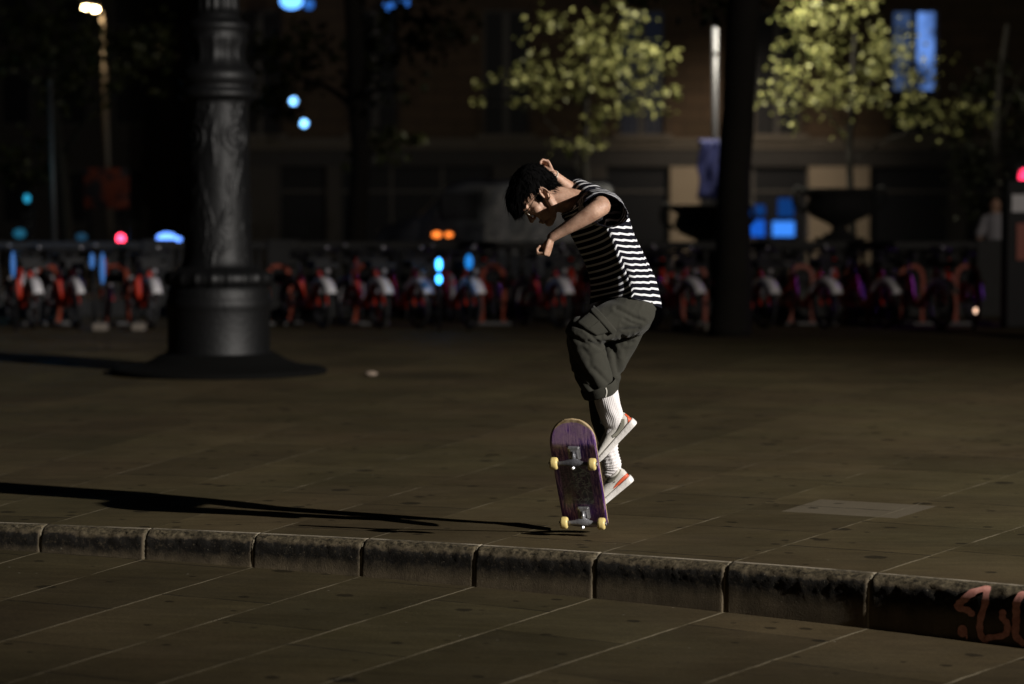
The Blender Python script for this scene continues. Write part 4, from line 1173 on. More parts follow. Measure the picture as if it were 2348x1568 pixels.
def make_bike():
    root = empty('rental_bicycle')
    fr = MB()
    fr.tube([(.40, 0, .88), (.46, 0, .62)], .028, 12)
    fr.tube(cr([(.44, 0, .70), (.30, 0, .52), (.12, 0, .36), (-.04, 0, .30), (-.14, 0, .38), (-.20, 0, .56), (-.235, 0, .68)], 4), [.05] * 25, 12)
    for s_ in (1, -1): fr.tube([(-.06, .045 * s_, .29), (-.56, .062 * s_, .31)], .016, 8); fr.tube([(-.20, .03 * s_, .58), (-.56, .062 * s_, .32)], .014, 8)
    fr.build('frame', red, root)
    fk = MB()
    fk.tube([(.455, 0, .66), (.475, 0, .60)], .034, 12)
    for s_ in (1, -1): fk.tube([(.475, .02 * s_, .61), (.485, .062 * s_, .56), (.56, .062 * s_, .31)], .018, 8)
    fk.build('fork', red, root)
    for x, nm in ((.56, 'front'), (-.56, 'rear')):
        w_ = MB(); w_.tube([(x + .285 * math.cos(a), 0, .31 + .285 * math.sin(a)) for a in np.linspace(0, 2 * PI, 33)[:-1]], .024, 8, closed=True)
        wo = w_.build('wheel', rubber, root)
        r_ = MB(); r_.tube([(x + .258 * math.cos(a), 0, .31 + .258 * math.sin(a)) for a in np.linspace(0, 2 * PI, 33)[:-1]], .012, 6, closed=True); r_.build('rim', alu, wo)
        h_ = MB(); h_.tube([(x, -.05, .31), (x, .05, .31)], .035, 12); h_.build('hub', alu, wo)
        sp = MB()
        for k in range(18):
            a = k * PI / 9; sp.tube([(x + .03 * math.cos(a), .02 * (-1) ** k, .31 + .03 * math.sin(a)), (x + .255 * math.cos(a), 0, .31 + .255 * math.sin(a))], .0018, 3)
        so = sp.build('spokes', alu, wo)
    arc_band(MB(), (0, 0), 1, 1, 1, 0, 1)
    m = MB(); arc_band(m, (.56, .31), .275, .365, .13, R(28), R(150)); m.build('front_fender', whitep, root)
    m = MB(); arc_band(m, (-.56, .31), .275, .350, .08, R(85), R(178)); m.build('rear_fender', mat('pale_fender', (.34, .32, .33), .5), root)
    m = MB(); m.tube([(-.20, 0, .60), (-.27, 0, .92)], .017, 10); m.build('seat_post', alu, root)
    m = MB(); rg = []
    for x, hw, h in ((-.40, .05, .012), (-.38, .10, .03), (-.30, .095, .035), (-.22, .05, .03), (-.12, .028, .022), (-.10, .012, .01)):
        rg.append([(x, hw * math.cos(a), .945 + h * math.sin(a)) for a in np.linspace(0, 2 * PI, 15)[:-1]])
    m.loft(rg); m.build('saddle', blackp, root)
    m = MB(); m.tube([(.40, 0, .86), (.385, 0, .98)], .02, 10); m.tube(cr([(.30, -.31, 1.02), (.37, -.22, 1.04), (.40, -.05, 1.0), (.40, .05, 1.0), (.37, .22, 1.04), (.30, .31, 1.02)], 4), [.014] * 21, 8)
    hb = m.build('handlebar', blackp, root)
    for s_ in (1, -1): g_ = MB(); g_.tube([(.31, .24 * s_, 1.03), (.25, .33 * s_, 1.01)], .02, 10); g_.build('grip', blackp, hb)
    bl = MB(); bl.ball((.37, .14, 1.065), (.022, .022, .018)); bl.build('bell', MATS['chrome'], hb)
    m = MB()
    # front carrier: shallow open box with a console
    m.box((.45, -.17, .80), (.70, .17, .82)); m.box((.45, -.17, .82), (.465, .17, .93)); m.box((.465, -.17, .82), (.70, -.155, .90)); m.box((.465, .155, .82), (.70, .17, .90)); m.box((.685, -.155, .82), (.70, .155, .87))
    m.build('carrier', blackp, root, smooth=False)
    m = MB(); m.lathe([(.0, .0), (.032, .004), (.034, .03), (.02, .045)], (.70, 0), 16); 
    m = MB(); m.tube([(.69, 0, .76), (.73, 0, .76)], [.025, .033], 14); m.build('headlamp', MATS['pale_fender'], root)
    m = MB(); m.box((-.16, .052, .25), (.10, .072, .37)); m.build('chain_guard', red, root, smooth=False, bevel=.012)
    m = MB(); m.tube([(0, -.11, .29), (0, .11, .29)], .012, 8); m.box((-.012, .10, .12), (.012, .118, .29)); m.box((-.05, .118, .11), (.05, .20, .135)); m.box((-.012, -.118, .29), (.012, -.10, .46)); m.box((-.05, -.20, .445), (.05, -.118, .47))
    m.build('crankset', blackp, root, smooth=False)
    m = MB(); m.box((-.935, -.03, .55), (-.915, .03, .59)); m.build('tail_reflector', mat('reflector', (.5, .03, .03), .3), root, smooth=False)
    return root
def make_dock():
    root = empty('bicycle_dock')
    m = MB(); m.box((-.14, -.30, 0.004), (.14, .30, .045)); m.build('base', mat('dock_base', (.10, .10, .10), .6), root, smooth=False, bevel=.01)
    m = MB(); rings = []
    path = cr([(0, -.145, .04), (0, -.15, .40), (0, -.14, .66), (0, -.08, .76), (0, 0, .775), (0, .08, .76), (0, .14, .66), (0, .15, .40), (0, .145, .04)], 5)
    pts = [V(p) for p in path]
    for i, p in enumerate(pts):
        t = (pts[min(i + 1, len(pts) - 1)] - pts[max(i - 1, 0)]).normalized(); nn = V((1, 0, 0)).cross(t).normalized()
        rings.append([p + V((.06, 0, 0)) - nn * .028, p + V((.06, 0, 0)) + nn * .028, p + V((-.06, 0, 0)) + nn * .028, p + V((-.06, 0, 0)) - nn * .028])
    m.loft(rings); m.build('arch', redo, root, smooth=False)
    m = MB(); m.box((-.05, -.11, .56), (.06, .11, .70)); m.build('lock_head', blackp, root, smooth=False, bevel=.015)
    return root
YB = 30.9
near_px = [(22, 0), (80, 1), (178, 1), (268, 0), (352, 1), (640, 0), (743, 1), (872, 1), (962, 1), (1080, 1), (1168, 0), (1283, 1), (1390, 0), (1495, 1), (1580, 1), (1668, 0), (1752, 1), (1890, 1), (2030, 1), (2155, 1), (2262, 0)]
bike = make_bike(); first = True
names = ['lamp column', 'ornate column']
def bike_label(px, far):
    row = 'second row back to back' if far else 'front row'
    return None
def place(root0, used, x, y, rz, label, cat, group, sc=1.0):
    o = root0 if not used else copy_tree(root0)
    o.location = (x, y, 0); o.rotation_euler = (0, 0, rz); o.scale = (sc, sc, sc)
    o['label'] = label; o['category'] = cat; o['group'] = group
    return o
ORD = ['first', 'second', 'third', 'fourth', 'fifth', 'sixth', 'seventh', 'eighth', 'ninth', 'tenth', 'eleventh', 'twelfth', 'thirteenth', 'fourteenth', 'fifteenth']
def side_label(px, kind, left, mid, right):
    """name by counting from a landmark: the column, the skater or the right edge"""
    return None
used = False
fend = [p for p, k in near_px if k]
Lc = [p for p in fend if p < 420]; Mc = [p for p in fend if 560 < p < 1300]; Rc = [p for p in fend if p > 1420]
for px, k in near_px:
    if not k: continue
    base = at(px, 755, YB)
    if px in Lc: lab = 'docked red bicycle in the front row, %s from the left edge' % ORD[Lc.index(px)]
    elif px in Mc: lab = 'docked red bicycle between column and skater, %s right of the column' % ORD[Mc.index(px)]
    else: lab = 'docked red bicycle in the front row, %s to the right of the skater' % ORD[Rc.index(px)]
    rz = R(-90) + R(random.uniform(22, 30))
    # front wheel towards the camera
    fx, fy = base.x, YB
    place(bike, used, fx - .56 * math.cos(rz) + 0, fy - .56 * math.sin(rz) - .1, rz, lab, 'bicycle', 'rental bicycles docked in the front row', .97)
    used = True
far_px = [45, 258, 829, 1034, 1135, 1345, 1545, 1952, 2219]
FL = [p for p in far_px if p < 420]; FM = [p for p in far_px if 560 < p < 1300]; FR = [p for p in far_px if p >= 1300]
for px in far_px:
    Yb = 33.0; b_ = at(px, 740, Yb); rz = R(90) + R(random.uniform(7, 13))
    if px in FL: lab = 'red bicycle tail-on in the rear row left of the column, %s from the left edge' % ORD[FL.index(px)]
    elif px in FM: lab = 'red bicycle tail-on in the rear row, %s right of the column' % ORD[FM.index(px)]
    else: lab = 'red bicycle tail-on in the rear row, %s from the right edge' % ORD[len(FR) - 1 - FR.index(px)]
    place(bike, True, b_.x + .56 * math.cos(rz), Yb + .56 * math.sin(rz) - .3, rz, lab, 'bicycle', 'rental bicycles parked tail-on in the rear row', .97)
dock = make_dock(); used = False
dock_px = [110, 268, 640, 840, 1130, 1350, 1590, 1835, 1963, 2088, 2215]
DL = [p for p in dock_px if p < 420]; DM = [p for p in dock_px if 560 < p < 1300]; DR = [p for p in dock_px if p >= 1300]
for px in dock_px:
    Yb = 31.9; b_ = at(px, 748, Yb)
    if px in DL: lab = 'orange arched docking post left of the column, %s from the left edge' % ORD[DL.index(px)]
    elif px in DM: lab = 'orange arched docking post between column and skater, %s right of the column' % ORD[DM.index(px)]
    else: lab = 'orange arched docking post right of the skater, %s from the right edge' % ORD[len(DR) - 1 - DR.index(px)]
    place(dock, used, b_.x, Yb, R(90 + random.uniform(-6, 6)), lab, 'docking post', 'docking posts of the bicycle station', 1.0); used = True
# small pale blocks on the ground among the bikes
blk_m = mat('pale_block', (.17, .145, .12), .8)
bd = [(230, 742, .18), (318, 745, .16), (1563, 760, .26), (1632, 755, .20), (1682, 762, .40)]
bl_ = ['pale wheel stop on the ground by the third bicycle from the left', 'pale wheel stop on the ground left of the ornate column', 'dim pale wheel stop on the ground just right of the skater', 'small pale wheel stop between two docks right of the skater', 'widest pale wheel stop on the ground below the big tree trunk']
for (px, py, w_), lab in zip(bd, bl_):
    p = at(px, py, 30.2); m = MB(); m.box((p.x - w_ / 2, 30.1, .004), (p.x + w_ / 2, 30.3, .10)); tag(m.build('wheel_stop', blk_m, smooth=False, bevel=.02), lab, 'wheel stop', 'pale wheel stops on the ground')

# ---- balustrade behind the bikes
YW = 35.0
def balustrade():
    root = empty('balustrade', (0, YW, 0), 'long grey stone balustrade with square balusters behind the parked bicycles', 'balustrade')
    m = MB(); m.box((-13, YW - .17, .96), (13, YW + .17, 1.07)); m.build('coping', dstone, root, smooth=False, bevel=.02)
    m = MB(); m.box((-13, YW - .15, -.02), (13, YW + .15, .22)); m.build('plinth', dstone, root, smooth=False)
    gaps = [px_range for px_range in ((985, 1030), (1058, 1095), (180, 245), (20, 50))]
    for i in range(92):
        x = -8.6 + i * .19
        px = CX + x / YW * K
        b_ = MB(); b_.lathe([(.045, .22), (.055, .24), (.055, .27), (.035, .30), (.055, .42), (.062, .52), (.045, .66), (.030, .80), (.035, .88), (.055, .92), (.055, .96)], (x, YW), 8)
        if any(a < px < b for a, b in gaps): continue
        b_.build('baluster', dstone, root)
    for x in (-8.5, -5.1, -3.3, 1.45, 6.9):
        m = MB(); m.box((x - .22, YW - .21, -.02), (x + .22, YW + .21, 1.10)); m.build('pier', dstone, root, smooth=False, bevel=.02)
    return root
balustrade()
# ---- urns on pedestals
def urn(px, Y, label, s_=1.0, top=430):
    zt = at(px, top, Y).z; x = at(px, top, Y).x
    root = empty('stone_urn', (x, Y, 0), label, 'urn')
    dm = mat('dark_stone', (.005, .005, .005), .9, bump=.4)
    m = MB(); h = zt - .72
    m.box((x - .26, Y - .26, -.01), (x + .26, Y + .26, h - .12)); m.box((x - .34, Y - .34, h - .119), (x + .34, Y + .34, h - .02)); m.box((x - .34, Y - .34, -.011), (x + .34, Y + .34, .16))
    m.build('pedestal', dm, root, smooth=False)
    m = MB(); m.lathe([(.24, h - .02), (.25, h + .02), (.14, h + .06), (.10, h + .13), (.20, h + .20), (.42, h + .30), (.50, h + .42), (.47, h + .52), (.44, h + .58), (.58, h + .66), (.60, h + .72), (.50, h + .72), (.40, h + .60), (.10, h + .5)], (x, Y), 36, fn=lambda r, z, a: r * (1 + .03 * math.cos(a * 14)))
    m.build('bowl', dm, root)
    for s2 in (-1, 1):
        m = MB(); m.tube(cr([(x + s2 * .50, Y, h + .36), (x + s2 * .68, Y, h + .48), (x + s2 * .66, Y, h + .72), (x + s2 * .55, Y, h + .68)], 5), .035, 8); m.build('handle', dm, root)
    return root
urn(1925, 36.6, 'dark two-handled stone urn on a pedestal under the small lit tree', top=432)
urn(1622, 36.6, 'dark stone urn half hidden behind the big tree trunk', top=470)

# ---- trees
bark = mat('bark', (.011, .010, .0085), .9, spec=.15, bump=.8, bscale=9, var=.35, vscale=3)
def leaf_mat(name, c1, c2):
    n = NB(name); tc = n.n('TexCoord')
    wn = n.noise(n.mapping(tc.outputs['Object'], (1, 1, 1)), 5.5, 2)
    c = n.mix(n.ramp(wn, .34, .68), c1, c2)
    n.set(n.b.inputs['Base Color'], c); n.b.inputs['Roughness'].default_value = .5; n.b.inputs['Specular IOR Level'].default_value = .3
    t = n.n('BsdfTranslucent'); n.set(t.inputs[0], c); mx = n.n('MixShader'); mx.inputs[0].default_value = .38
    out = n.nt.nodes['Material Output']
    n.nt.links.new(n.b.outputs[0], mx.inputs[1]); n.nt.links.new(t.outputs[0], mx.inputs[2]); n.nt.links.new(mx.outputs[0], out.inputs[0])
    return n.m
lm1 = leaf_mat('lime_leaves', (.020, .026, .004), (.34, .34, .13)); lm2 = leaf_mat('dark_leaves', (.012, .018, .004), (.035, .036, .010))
def leaves(mb, blobs, n, size, rnd):
    tot = sum(b[3] * b[4] for b in blobs); 
    for (cx_, cy_, cz_, rx, rz, ry) in blobs:
        k = int(n * rx * rz / sum(b[3] * b[4] for b in blobs))
        # twigs' ends: leaves sit in tufts, with air between the tufts
        nt_ = max(3, k // 13)
        for t in range(nt_):
            while True:
                v = V((rnd.uniform(-1, 1), rnd.uniform(-1, 1), rnd.uniform(-1, 1)))
                if .15 < v.length < 1: break
            c = V((cx_ + v.x * rx, cy_ + v.y * ry, cz_ + v.z * rz)); tr_ = rnd.uniform(.06, .20)
            for j in range(13):
                p = c + V((rnd.gauss(0, tr_), rnd.gauss(0, tr_), rnd.gauss(0, tr_ * .7)))
                s_ = size * rnd.uniform(.6, 1.25)
                d = V((rnd.uniform(-1, 1), rnd.uniform(-1, 1), rnd.uniform(-1, .3))).normalized(); e = d.cross(V((rnd.uniform(-1, 1), rnd.uniform(-1, 1), rnd.uniform(-1, 1)))).normalized(); f = d.cross(e)
                mb.add([p, p + d * s_ * .45 + e * s_ * .38, p + d * s_ * 1.05 + f * s_ * .1, p + d * s_ * .45 - e * s_ * .38, p + d * s_ * .5 + f * s_ * -.12], [(0, 1, 4), (1, 2, 4), (2, 3, 4), (3, 0, 4)])
def tree(name, label, x, y, trunk, rad, blobs, n, size, lmat, limbs, seed, group=None):
    rnd = random.Random(seed)
    root = empty(name, (x, y, 0), label, 'tree', group)
    m = MB(); pts = cr([(*p, r) for p, r in zip(trunk, rad)], 6)
    m.tube([(p[0] + noise.noise(V((p[2] * .7, seed, 0))) * .05, p[1], p[2]) for p in pts], [p[3] * (1 + .08 * noise.noise(V((p[2] * 2.3, seed, 3)))) for p in pts], 18)
    m.build('trunk', bark, root)
    for a, b in limbs:
        l_ = MB(); a, b = V(a), V(b); mid = (a + b) / 2 + V((rnd.uniform(-.15, .15), rnd.uniform(-.15, .15), .12))
        r0 = min(rad) * .62; l_.tube([V(q) for q in cr([a, mid, b], 4)], [r0 * (1 - .085 * i) for i in range(9)], 8); l_.build('limb', bark, root)
    if blobs:
        m = MB(); leaves(m, blobs, n, size, rnd); m.build('crown', lmat, root, fix=False)
    return root
def blob(px, py, Y, rpx, rpy, ry): 
    c = at(px, py, Y); s_ = Y / K; return (c.x, c.y, c.z, rpx * s_, rpy * s_, ry)
# centre tree, lit from its right
Yt = 39.0
tx = at(1345, 500, Yt).x
cb = [blob(1330, 150, Yt, 90, 70, .7), blob(1250, 190, Yt, 90, 55, .7), blob(1150, 200, Yt, 80, 40, .6), blob(1475, 140, Yt - .3, 75, 65, .7), blob(1410, 110, Yt, 90, 70, .7), blob(1520, 220, Yt - .2, 55, 45, .5), blob(1330, 310, Yt, 80, 45, .5), blob(1420, 60, Yt, 80, 50, .6), blob(1280, 60, Yt + .4, 60, 45, .5), blob(1360, 220, Yt, 120, 60, .7)]
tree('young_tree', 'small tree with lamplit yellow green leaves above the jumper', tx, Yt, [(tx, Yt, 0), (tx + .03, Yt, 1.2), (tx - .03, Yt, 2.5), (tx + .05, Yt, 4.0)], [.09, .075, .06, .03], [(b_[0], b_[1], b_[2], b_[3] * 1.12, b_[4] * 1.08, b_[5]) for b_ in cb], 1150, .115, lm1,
     [((tx, Yt, 2.2), (cb[0][0], Yt, cb[0][2])), ((tx, Yt, 2.0), (cb[2][0], Yt, cb[2][2])), ((tx, Yt, 2.4), (cb[3][0], Yt, cb[3][2])), ((tx, Yt, 1.9), (cb[6][0] - .3, Yt, cb[6][2]))], 11)
Yt = 38.0; tx = at(1950, 500, Yt).x
cb = [blob(1860, 100, Yt, 90, 75, .7), blob(1960, 130, Yt, 100, 100, .8), blob(1820, 200, Yt, 80, 60, .6), blob(1930, 40, Yt, 90, 50, .6), blob(1900, 250, Yt, 110, 45, .7), blob(2060, 130, Yt, 80, 70, .6), blob(2080, 230, Yt + .2, 110, 60, .7), blob(2200, 280, Yt + .4, 90, 50, .5), blob(1850, 30, Yt, 60, 40, .4)]
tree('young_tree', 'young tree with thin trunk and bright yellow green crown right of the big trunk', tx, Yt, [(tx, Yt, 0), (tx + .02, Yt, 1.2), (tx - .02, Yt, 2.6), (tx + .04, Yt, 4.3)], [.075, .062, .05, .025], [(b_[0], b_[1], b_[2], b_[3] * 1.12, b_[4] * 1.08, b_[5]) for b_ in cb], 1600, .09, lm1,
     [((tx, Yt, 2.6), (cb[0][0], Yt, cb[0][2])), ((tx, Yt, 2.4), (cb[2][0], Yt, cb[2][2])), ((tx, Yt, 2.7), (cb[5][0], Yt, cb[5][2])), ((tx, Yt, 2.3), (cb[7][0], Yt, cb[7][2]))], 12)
# big dark plane trunk
Yt = 29.0; a, b_, c = at(1672, 740, Yt), at(1690, 300, Yt), at(1712, -80, Yt)
tree('plane_tree', 'thick dark tree trunk rising past the top right of the skater', a.x, Yt, [(a.x, Yt, 0), (a.x + .02, Yt, 1.0), (b_.x, Yt, b_.z), (c.x, Yt, c.z), (c.x + .3, Yt, 7.5)], [.27, .215, .195, .19, .14],
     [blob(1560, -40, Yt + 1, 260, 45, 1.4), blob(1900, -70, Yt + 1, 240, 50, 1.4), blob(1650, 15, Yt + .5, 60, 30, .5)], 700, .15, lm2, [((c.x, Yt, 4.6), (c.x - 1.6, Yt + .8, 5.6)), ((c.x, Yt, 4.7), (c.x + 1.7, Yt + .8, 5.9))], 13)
Yt = 36.2; a, b_, c = at(818, 600, Yt), at(822, 300, Yt), at(812, 60, Yt)
tree('plane_tree', 'slim forked tree trunk between the column and the skater', a.x, Yt, [(a.x, Yt, 0), (a.x, Yt, 1.4), (b_.x, Yt, b_.z), (c.x, Yt, c.z), (c.x - .3, Yt, 6.5)], [.19, .155, .14, .13, .09],
     [blob(880, 190, Yt + 1.5, 80, 40, .6), blob(640, 215, Yt + 1.5, 90, 50, .6), blob(740, 120, Yt + 1, 170, 70, .8), blob(960, 60, Yt + 1, 150, 70, .8), blob(900, 330, Yt + 2, 80, 40, .4)], 1200, .15, lm2,
     [((c.x, Yt, c.z - .5), (c.x + .55, Yt, 5.6)), ((b_.x, Yt, 3.0), (b_.x - 1.2, Yt + 1.2, 3.6)), ((b_.x, Yt, 3.1), (b_.x + .7, Yt + 1.2, 3.4))], 14)
Yt = 44.0; a = at(150, 560, Yt)
tree('street_tree', 'leaning dark tree at the far left beside the blue lit pole', a.x, Yt, [(a.x + .1, Yt, 0), (a.x, Yt, 1.4), (a.x - .15, Yt, 3), (a.x - .3, Yt, 4.6)], [.16, .13, .11, .08],
     [blob(60, 90, Yt, 200, 100, .9), blob(60, 370, Yt + .5, 110, 60, .6), blob(180, 190, Yt, 110, 60, .6), blob(320, 120, Yt + 1, 100, 80, .6)], 1900, .16, lm2, [((a.x - .2, Yt, 3.2), (a.x - 1.4, Yt, 4.4)), ((a.x, Yt, 2.6), (a.x + 1.0, Yt, 4.0))], 15)
Yt = 40.0; a = at(2290, 560, Yt)
tree('street_tree', 'dark bushy tree near the right edge behind the pay station', a.x, Yt, [(a.x, Yt, 0), (a.x, Yt, 1.4), (a.x - .05, Yt, 3), (a.x + .1, Yt, 4.6)], [.12, .09, .07, .04],
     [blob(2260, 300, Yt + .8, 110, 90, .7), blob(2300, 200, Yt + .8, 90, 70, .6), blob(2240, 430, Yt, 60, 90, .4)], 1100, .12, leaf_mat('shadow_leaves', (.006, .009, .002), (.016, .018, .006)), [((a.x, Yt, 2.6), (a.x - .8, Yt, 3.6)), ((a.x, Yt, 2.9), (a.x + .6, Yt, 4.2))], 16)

# ---- poles, lamps, signs
grey_m = mat('galvanised_pole', (.055, .055, .062), .5, .2, var=.15, vscale=5)
def glow(name, col, st): return mat(name, (.02, .02, .02), .5, emit=col, es=st)
Yp = 37.3; a = at(1637, 560, Yp); zt = at(1637, 42, Yp).z
r_ = empty('banner_pole', (a.x, Yp, 0), 'slim pale metal pole with rounded top left of the big trunk', 'pole')
m = MB(); m.tube([(a.x, Yp, 0), (a.x, Yp, 2.6), (a.x, Yp, zt - .10)], [.052, .048, .044], 16); m.build('shaft', grey_m, r_)
m = MB(); m.tube([(a.x, Yp, zt - .11), (a.x, Yp, zt - .05), (a.x, Yp, zt)], [.055, .05, .02], 16); m.build('cap', mat('cap_white', (.3, .3, .33), .4), r_)
m = MB(); m.tube([(a.x, Yp, zt - .55), (a.x, Yp, zt - .52)], .062, 16); m.build('band', blackp, r_)
m = MB(); fl = []
p0, p1 = at(1598, 320, Yp), at(1646, 455, Yp)
for i in range(13):
    z = p0.z + (p1.z - p0.z) * i / 12; fl.append([(p0.x + (p1.x - p0.x) * t + .02 * math.sin(i * .9), Yp - .11 - .05 * math.sin(t * 7 + i * .35), z) for t in np.linspace(0 + .02 * (i % 3), 1, 8)])
m.loft(fl, closed_ring=False, cap=False); o = m.build('banner', mat('blue_cloth', (.004, .008, .07), .7), None); sd = o.modifiers.new('s', 'SOLIDIFY'); sd.thickness = .004
tag(o, 'dark blue cloth banner hanging on the pale pole', 'banner')
# far left street lamp
Yl = 56.0; a = at(255, 545, Yl); t_ = at(235, 30, Yl); h_ = at(205, 18, Yl)
r_ = empty('street_lamp', (a.x, Yl, 0), 'tall street lamp glowing warm white at the top left', 'street lamp')
m = MB(); m.tube([(a.x, Yl, 0.1), ((a.x + t_.x) / 2, Yl, 3), (t_.x, Yl, t_.z)], [.10, .08, .06], 12); m.tube([(t_.x, Yl, t_.z), (t_.x - .12, Yl, t_.z + .22), (h_.x, Yl - .05, h_.z + .09)], [.05, .045, .04], 10)
m.build('pole', mat('lamp_paint', (.07, .06, .05), .5, .2), r_)
m = MB(); m.lathe([(.02, h_.z + .16), (.15, h_.z + .12), (.20, h_.z + .03)], (h_.x, Yl), 16); m.build('shade', blackp, r_)
m = MB(); m.ball((h_.x - .05, Yl, h_.z + .02), (.12, .12, .055)); gl_ = m.build('bulb', glow('warm_bulb', (1.0, .72, .36), 42), r_)
m = MB(); m.ball((h_.x + .14, Yl - .05, h_.z - .04), (.09, .09, .05)); m.build('bulb', MATS['warm_bulb'], r_)
lamp('street_lamp_light', 'POINT', (h_.x - .02, Yl - .3, h_.z - .15), 130, (1.0, .7, .38), .08)
# blue lit pole
Yp = 42.5; a = at(128, 650, Yp); b_ = at(114, 190, Yp)
r_ = empty('flag_pole', (a.x, Yp, 0), 'thin pole catching blue light at the far left', 'pole')
m = MB(); m.tube([(a.x, Yp, 0), (b_.x, Yp, b_.z)], [.05, .04], 12); m.build('shaft', grey_m, r_); m = MB(); m.ball((b_.x, Yp, b_.z), .05); m.build('finial', grey_m, r_)
# orange poster
Yp = 50.0; a, b_ = at(192, 385, Yp), at(296, 478, Yp)
r_ = empty('poster_board', ((a.x + b_.x) / 2, Yp, 0), 'dim orange and black poster board at the far left', 'poster')
m = MB(); m.box((a.x, Yp, b_.z), (b_.x, Yp + .08, a.z)); n = NB('poster_print'); tc = n.n('TexCoord')
n.set(n.b.inputs['Base Color'], n.mix(n.ramp(n.noise(tc.outputs['Object'], 2.6, 2), .46, .54), (.16, .028, .008), (.015, .012, .015)))
m.build('panel', n.m, r_, smooth=False)
for x in (a.x + .1, b_.x - .1): m = MB(); m.tube([(x, Yp + .12, 0), (x, Yp + .12, a.z)], .04, 8); m.build('post', blackp, r_)
# traffic signals
def signal(px, py, Y, col, st, label, rr=.07, order=(1, 0, 0)):
    p = at(px, py, Y); root = empty('traffic_light', (p.x, Y, 0), label, 'traffic light')
    off = .26 * (1 if order[0] else -1)
    m = MB(); m.box((p.x - .13, Y + .02, p.z - .65), (p.x + .13, Y + .24, p.z + .2)); m.build('housing', blackp, root, smooth=False, bevel=.02)
    m = MB(); m.tube([(p.x, Y + .30, 0), (p.x, Y + .30, p.z + .3)], .05, 10); m.build('post', blackp, root)
    for k in range(3):
        z = p.z - .25 * k; m = MB(); m.ball((p.x, Y + .01, z), (rr, .03, rr * (1.3 if k == 0 else 1)))
        m.build('lens', col if k == 0 else mat('dark_lens', (.02, .02, .02), .3), root)
        v_ = MB(); v_.loft([[(p.x + .095 * math.cos(q), Y + yy, z + .095 * math.sin(q)) for q in np.linspace(R(10), R(170), 9)] for yy in (.02, -.08)], closed_ring=False, cap=False); v_.build('visor', blackp, root)
    return root
signal(277, 548, 46.0, glow('red_lens', (1.0, .04, .10), 9), 1, 'small round red traffic light left of the ornate column', .075)
signal(2349, 405, 40.0, glow('red_lens_dim', (1.0, .03, .10), 3.5), 1, 'red traffic light cut by the right edge above the pay station', .10)
signal(62, 455, 47.0, glow('cyan_lens', (.03, .45, .75), .9), 1, 'cyan glowing signal among the leaves at the far left', .06)
# wall lights and shop glows
def lit_globe(px, py, Y, col, label, r, name='wall_glow', sx=1.0, sz=1.0, post=False):
    p = at(px, py, Y); root = empty(name, (p.x, Y, 0), label, 'lamp')
    m = MB(); m.ball((p.x, Y, p.z), (r * sx, r, r * sz)); m.build('globe', col, root)
    m = MB(); m.tube([(p.x, Y + .03, p.z - r * sz * .9), (p.x, Y + .03, p.z - r * sz - .05)], .05, 10)
    if post: m.tube([(p.x, Y + .06, 0), (p.x, Y + .06, p.z - r * sz)], .03, 8)
    else: m.tube([(p.x, Y + .03, p.z - r * sz - .03), (p.x, Y + .5, p.z - r * sz - .03)], .02, 8)
    m.build('bracket', blackp, root); return root
cw = glow('cold_white', (.20, .52, 1.0), 5)
lit_globe(673, 232, 66, cw, 'upper of the two small cold white wall lamps right of the column', .10)
lit_globe(697, 283, 66, cw, 'lower of the two small cold white wall lamps right of the column', .10)
lit_globe(382, 545, 48, glow('blue_glow', (.12, .30, 1.0), 3.2), 'wide blue glowing lamp just left of the ornate column', .13, 'pavement_lamp', 1.5, .75, True)
lit_globe(404, 549, 48.4, MATS['blue_glow'], 'small blue glow touching the wide blue lamp beside the column', .08, 'pavement_lamp', 1.4, .7, True)
lit_globe(45, 535, 47, glow('cyan_glow', (.03, .32, .55), .28), 'dim cyan lamp above the balustrade at the far left', .10, 'pavement_lamp', 1.2, .9, True)
lit_globe(187, 543, 47, glow('teal_glow', (.05, .22, .42), .2), 'faint teal lamp between blue pole and street lamp post', .09, 'pavement_lamp', 1.2, .8, True)
bb = glow('blue_bright', (.05, .38, 1.0), 7); bm_ = glow('blue_mid', (.01, .25, .80), .9); bs = glow('blue_soft', (.06, .24, .70), .55)
def light_strip(px, parts, lab):
    """glowing lenses low between the bicycles, on a slim post that is made up"""
    Yq = 30.3; x = at(px, 600, Yq).x; root = empty('added_post_light', (x, Yq, 0), lab, 'lamp')  # added stand-in for lights glimpsed between the bicycles
    top = max(at(px, py, Yq).z for py, _, _, _ in parts)
    m = MB(); m.tube([(x, Yq + .10, 0), (x, Yq + .10, top + .05)], .022, 10); m.build('post', blackp, root)
    for py, rx, rz_, mm in parts:
        z = at(px, py, Yq).z; m = MB(); m.ball((x, Yq, z), (rx, .05, rz_)); m.build('lens', mm, root)
        m = MB(); m.tube([(x, Yq + .04, z), (x, Yq + .10, z)], .012, 6); m.build('arm', blackp, root)
light_strip(1006, [(606, .036, .075, bb), (640, .034, .055, bb)], 'brightest blue light, two white blue lobes low between the bicycles left of the skater')
light_strip(1075, [(600, .050, .095, bm_)], 'duller blue light low between the bicycles nearest the skater')
light_strip(30, [(606, .028, .17, bs)], 'soft blue light low among the bicycles nearest the left edge')
light_strip(211, [(598, .032, .10, bs)], 'left of the two soft blue lights low below the poster')
light_strip(235, [(615, .034, .20, bs)], 'right of the two soft blue lights low below the poster')
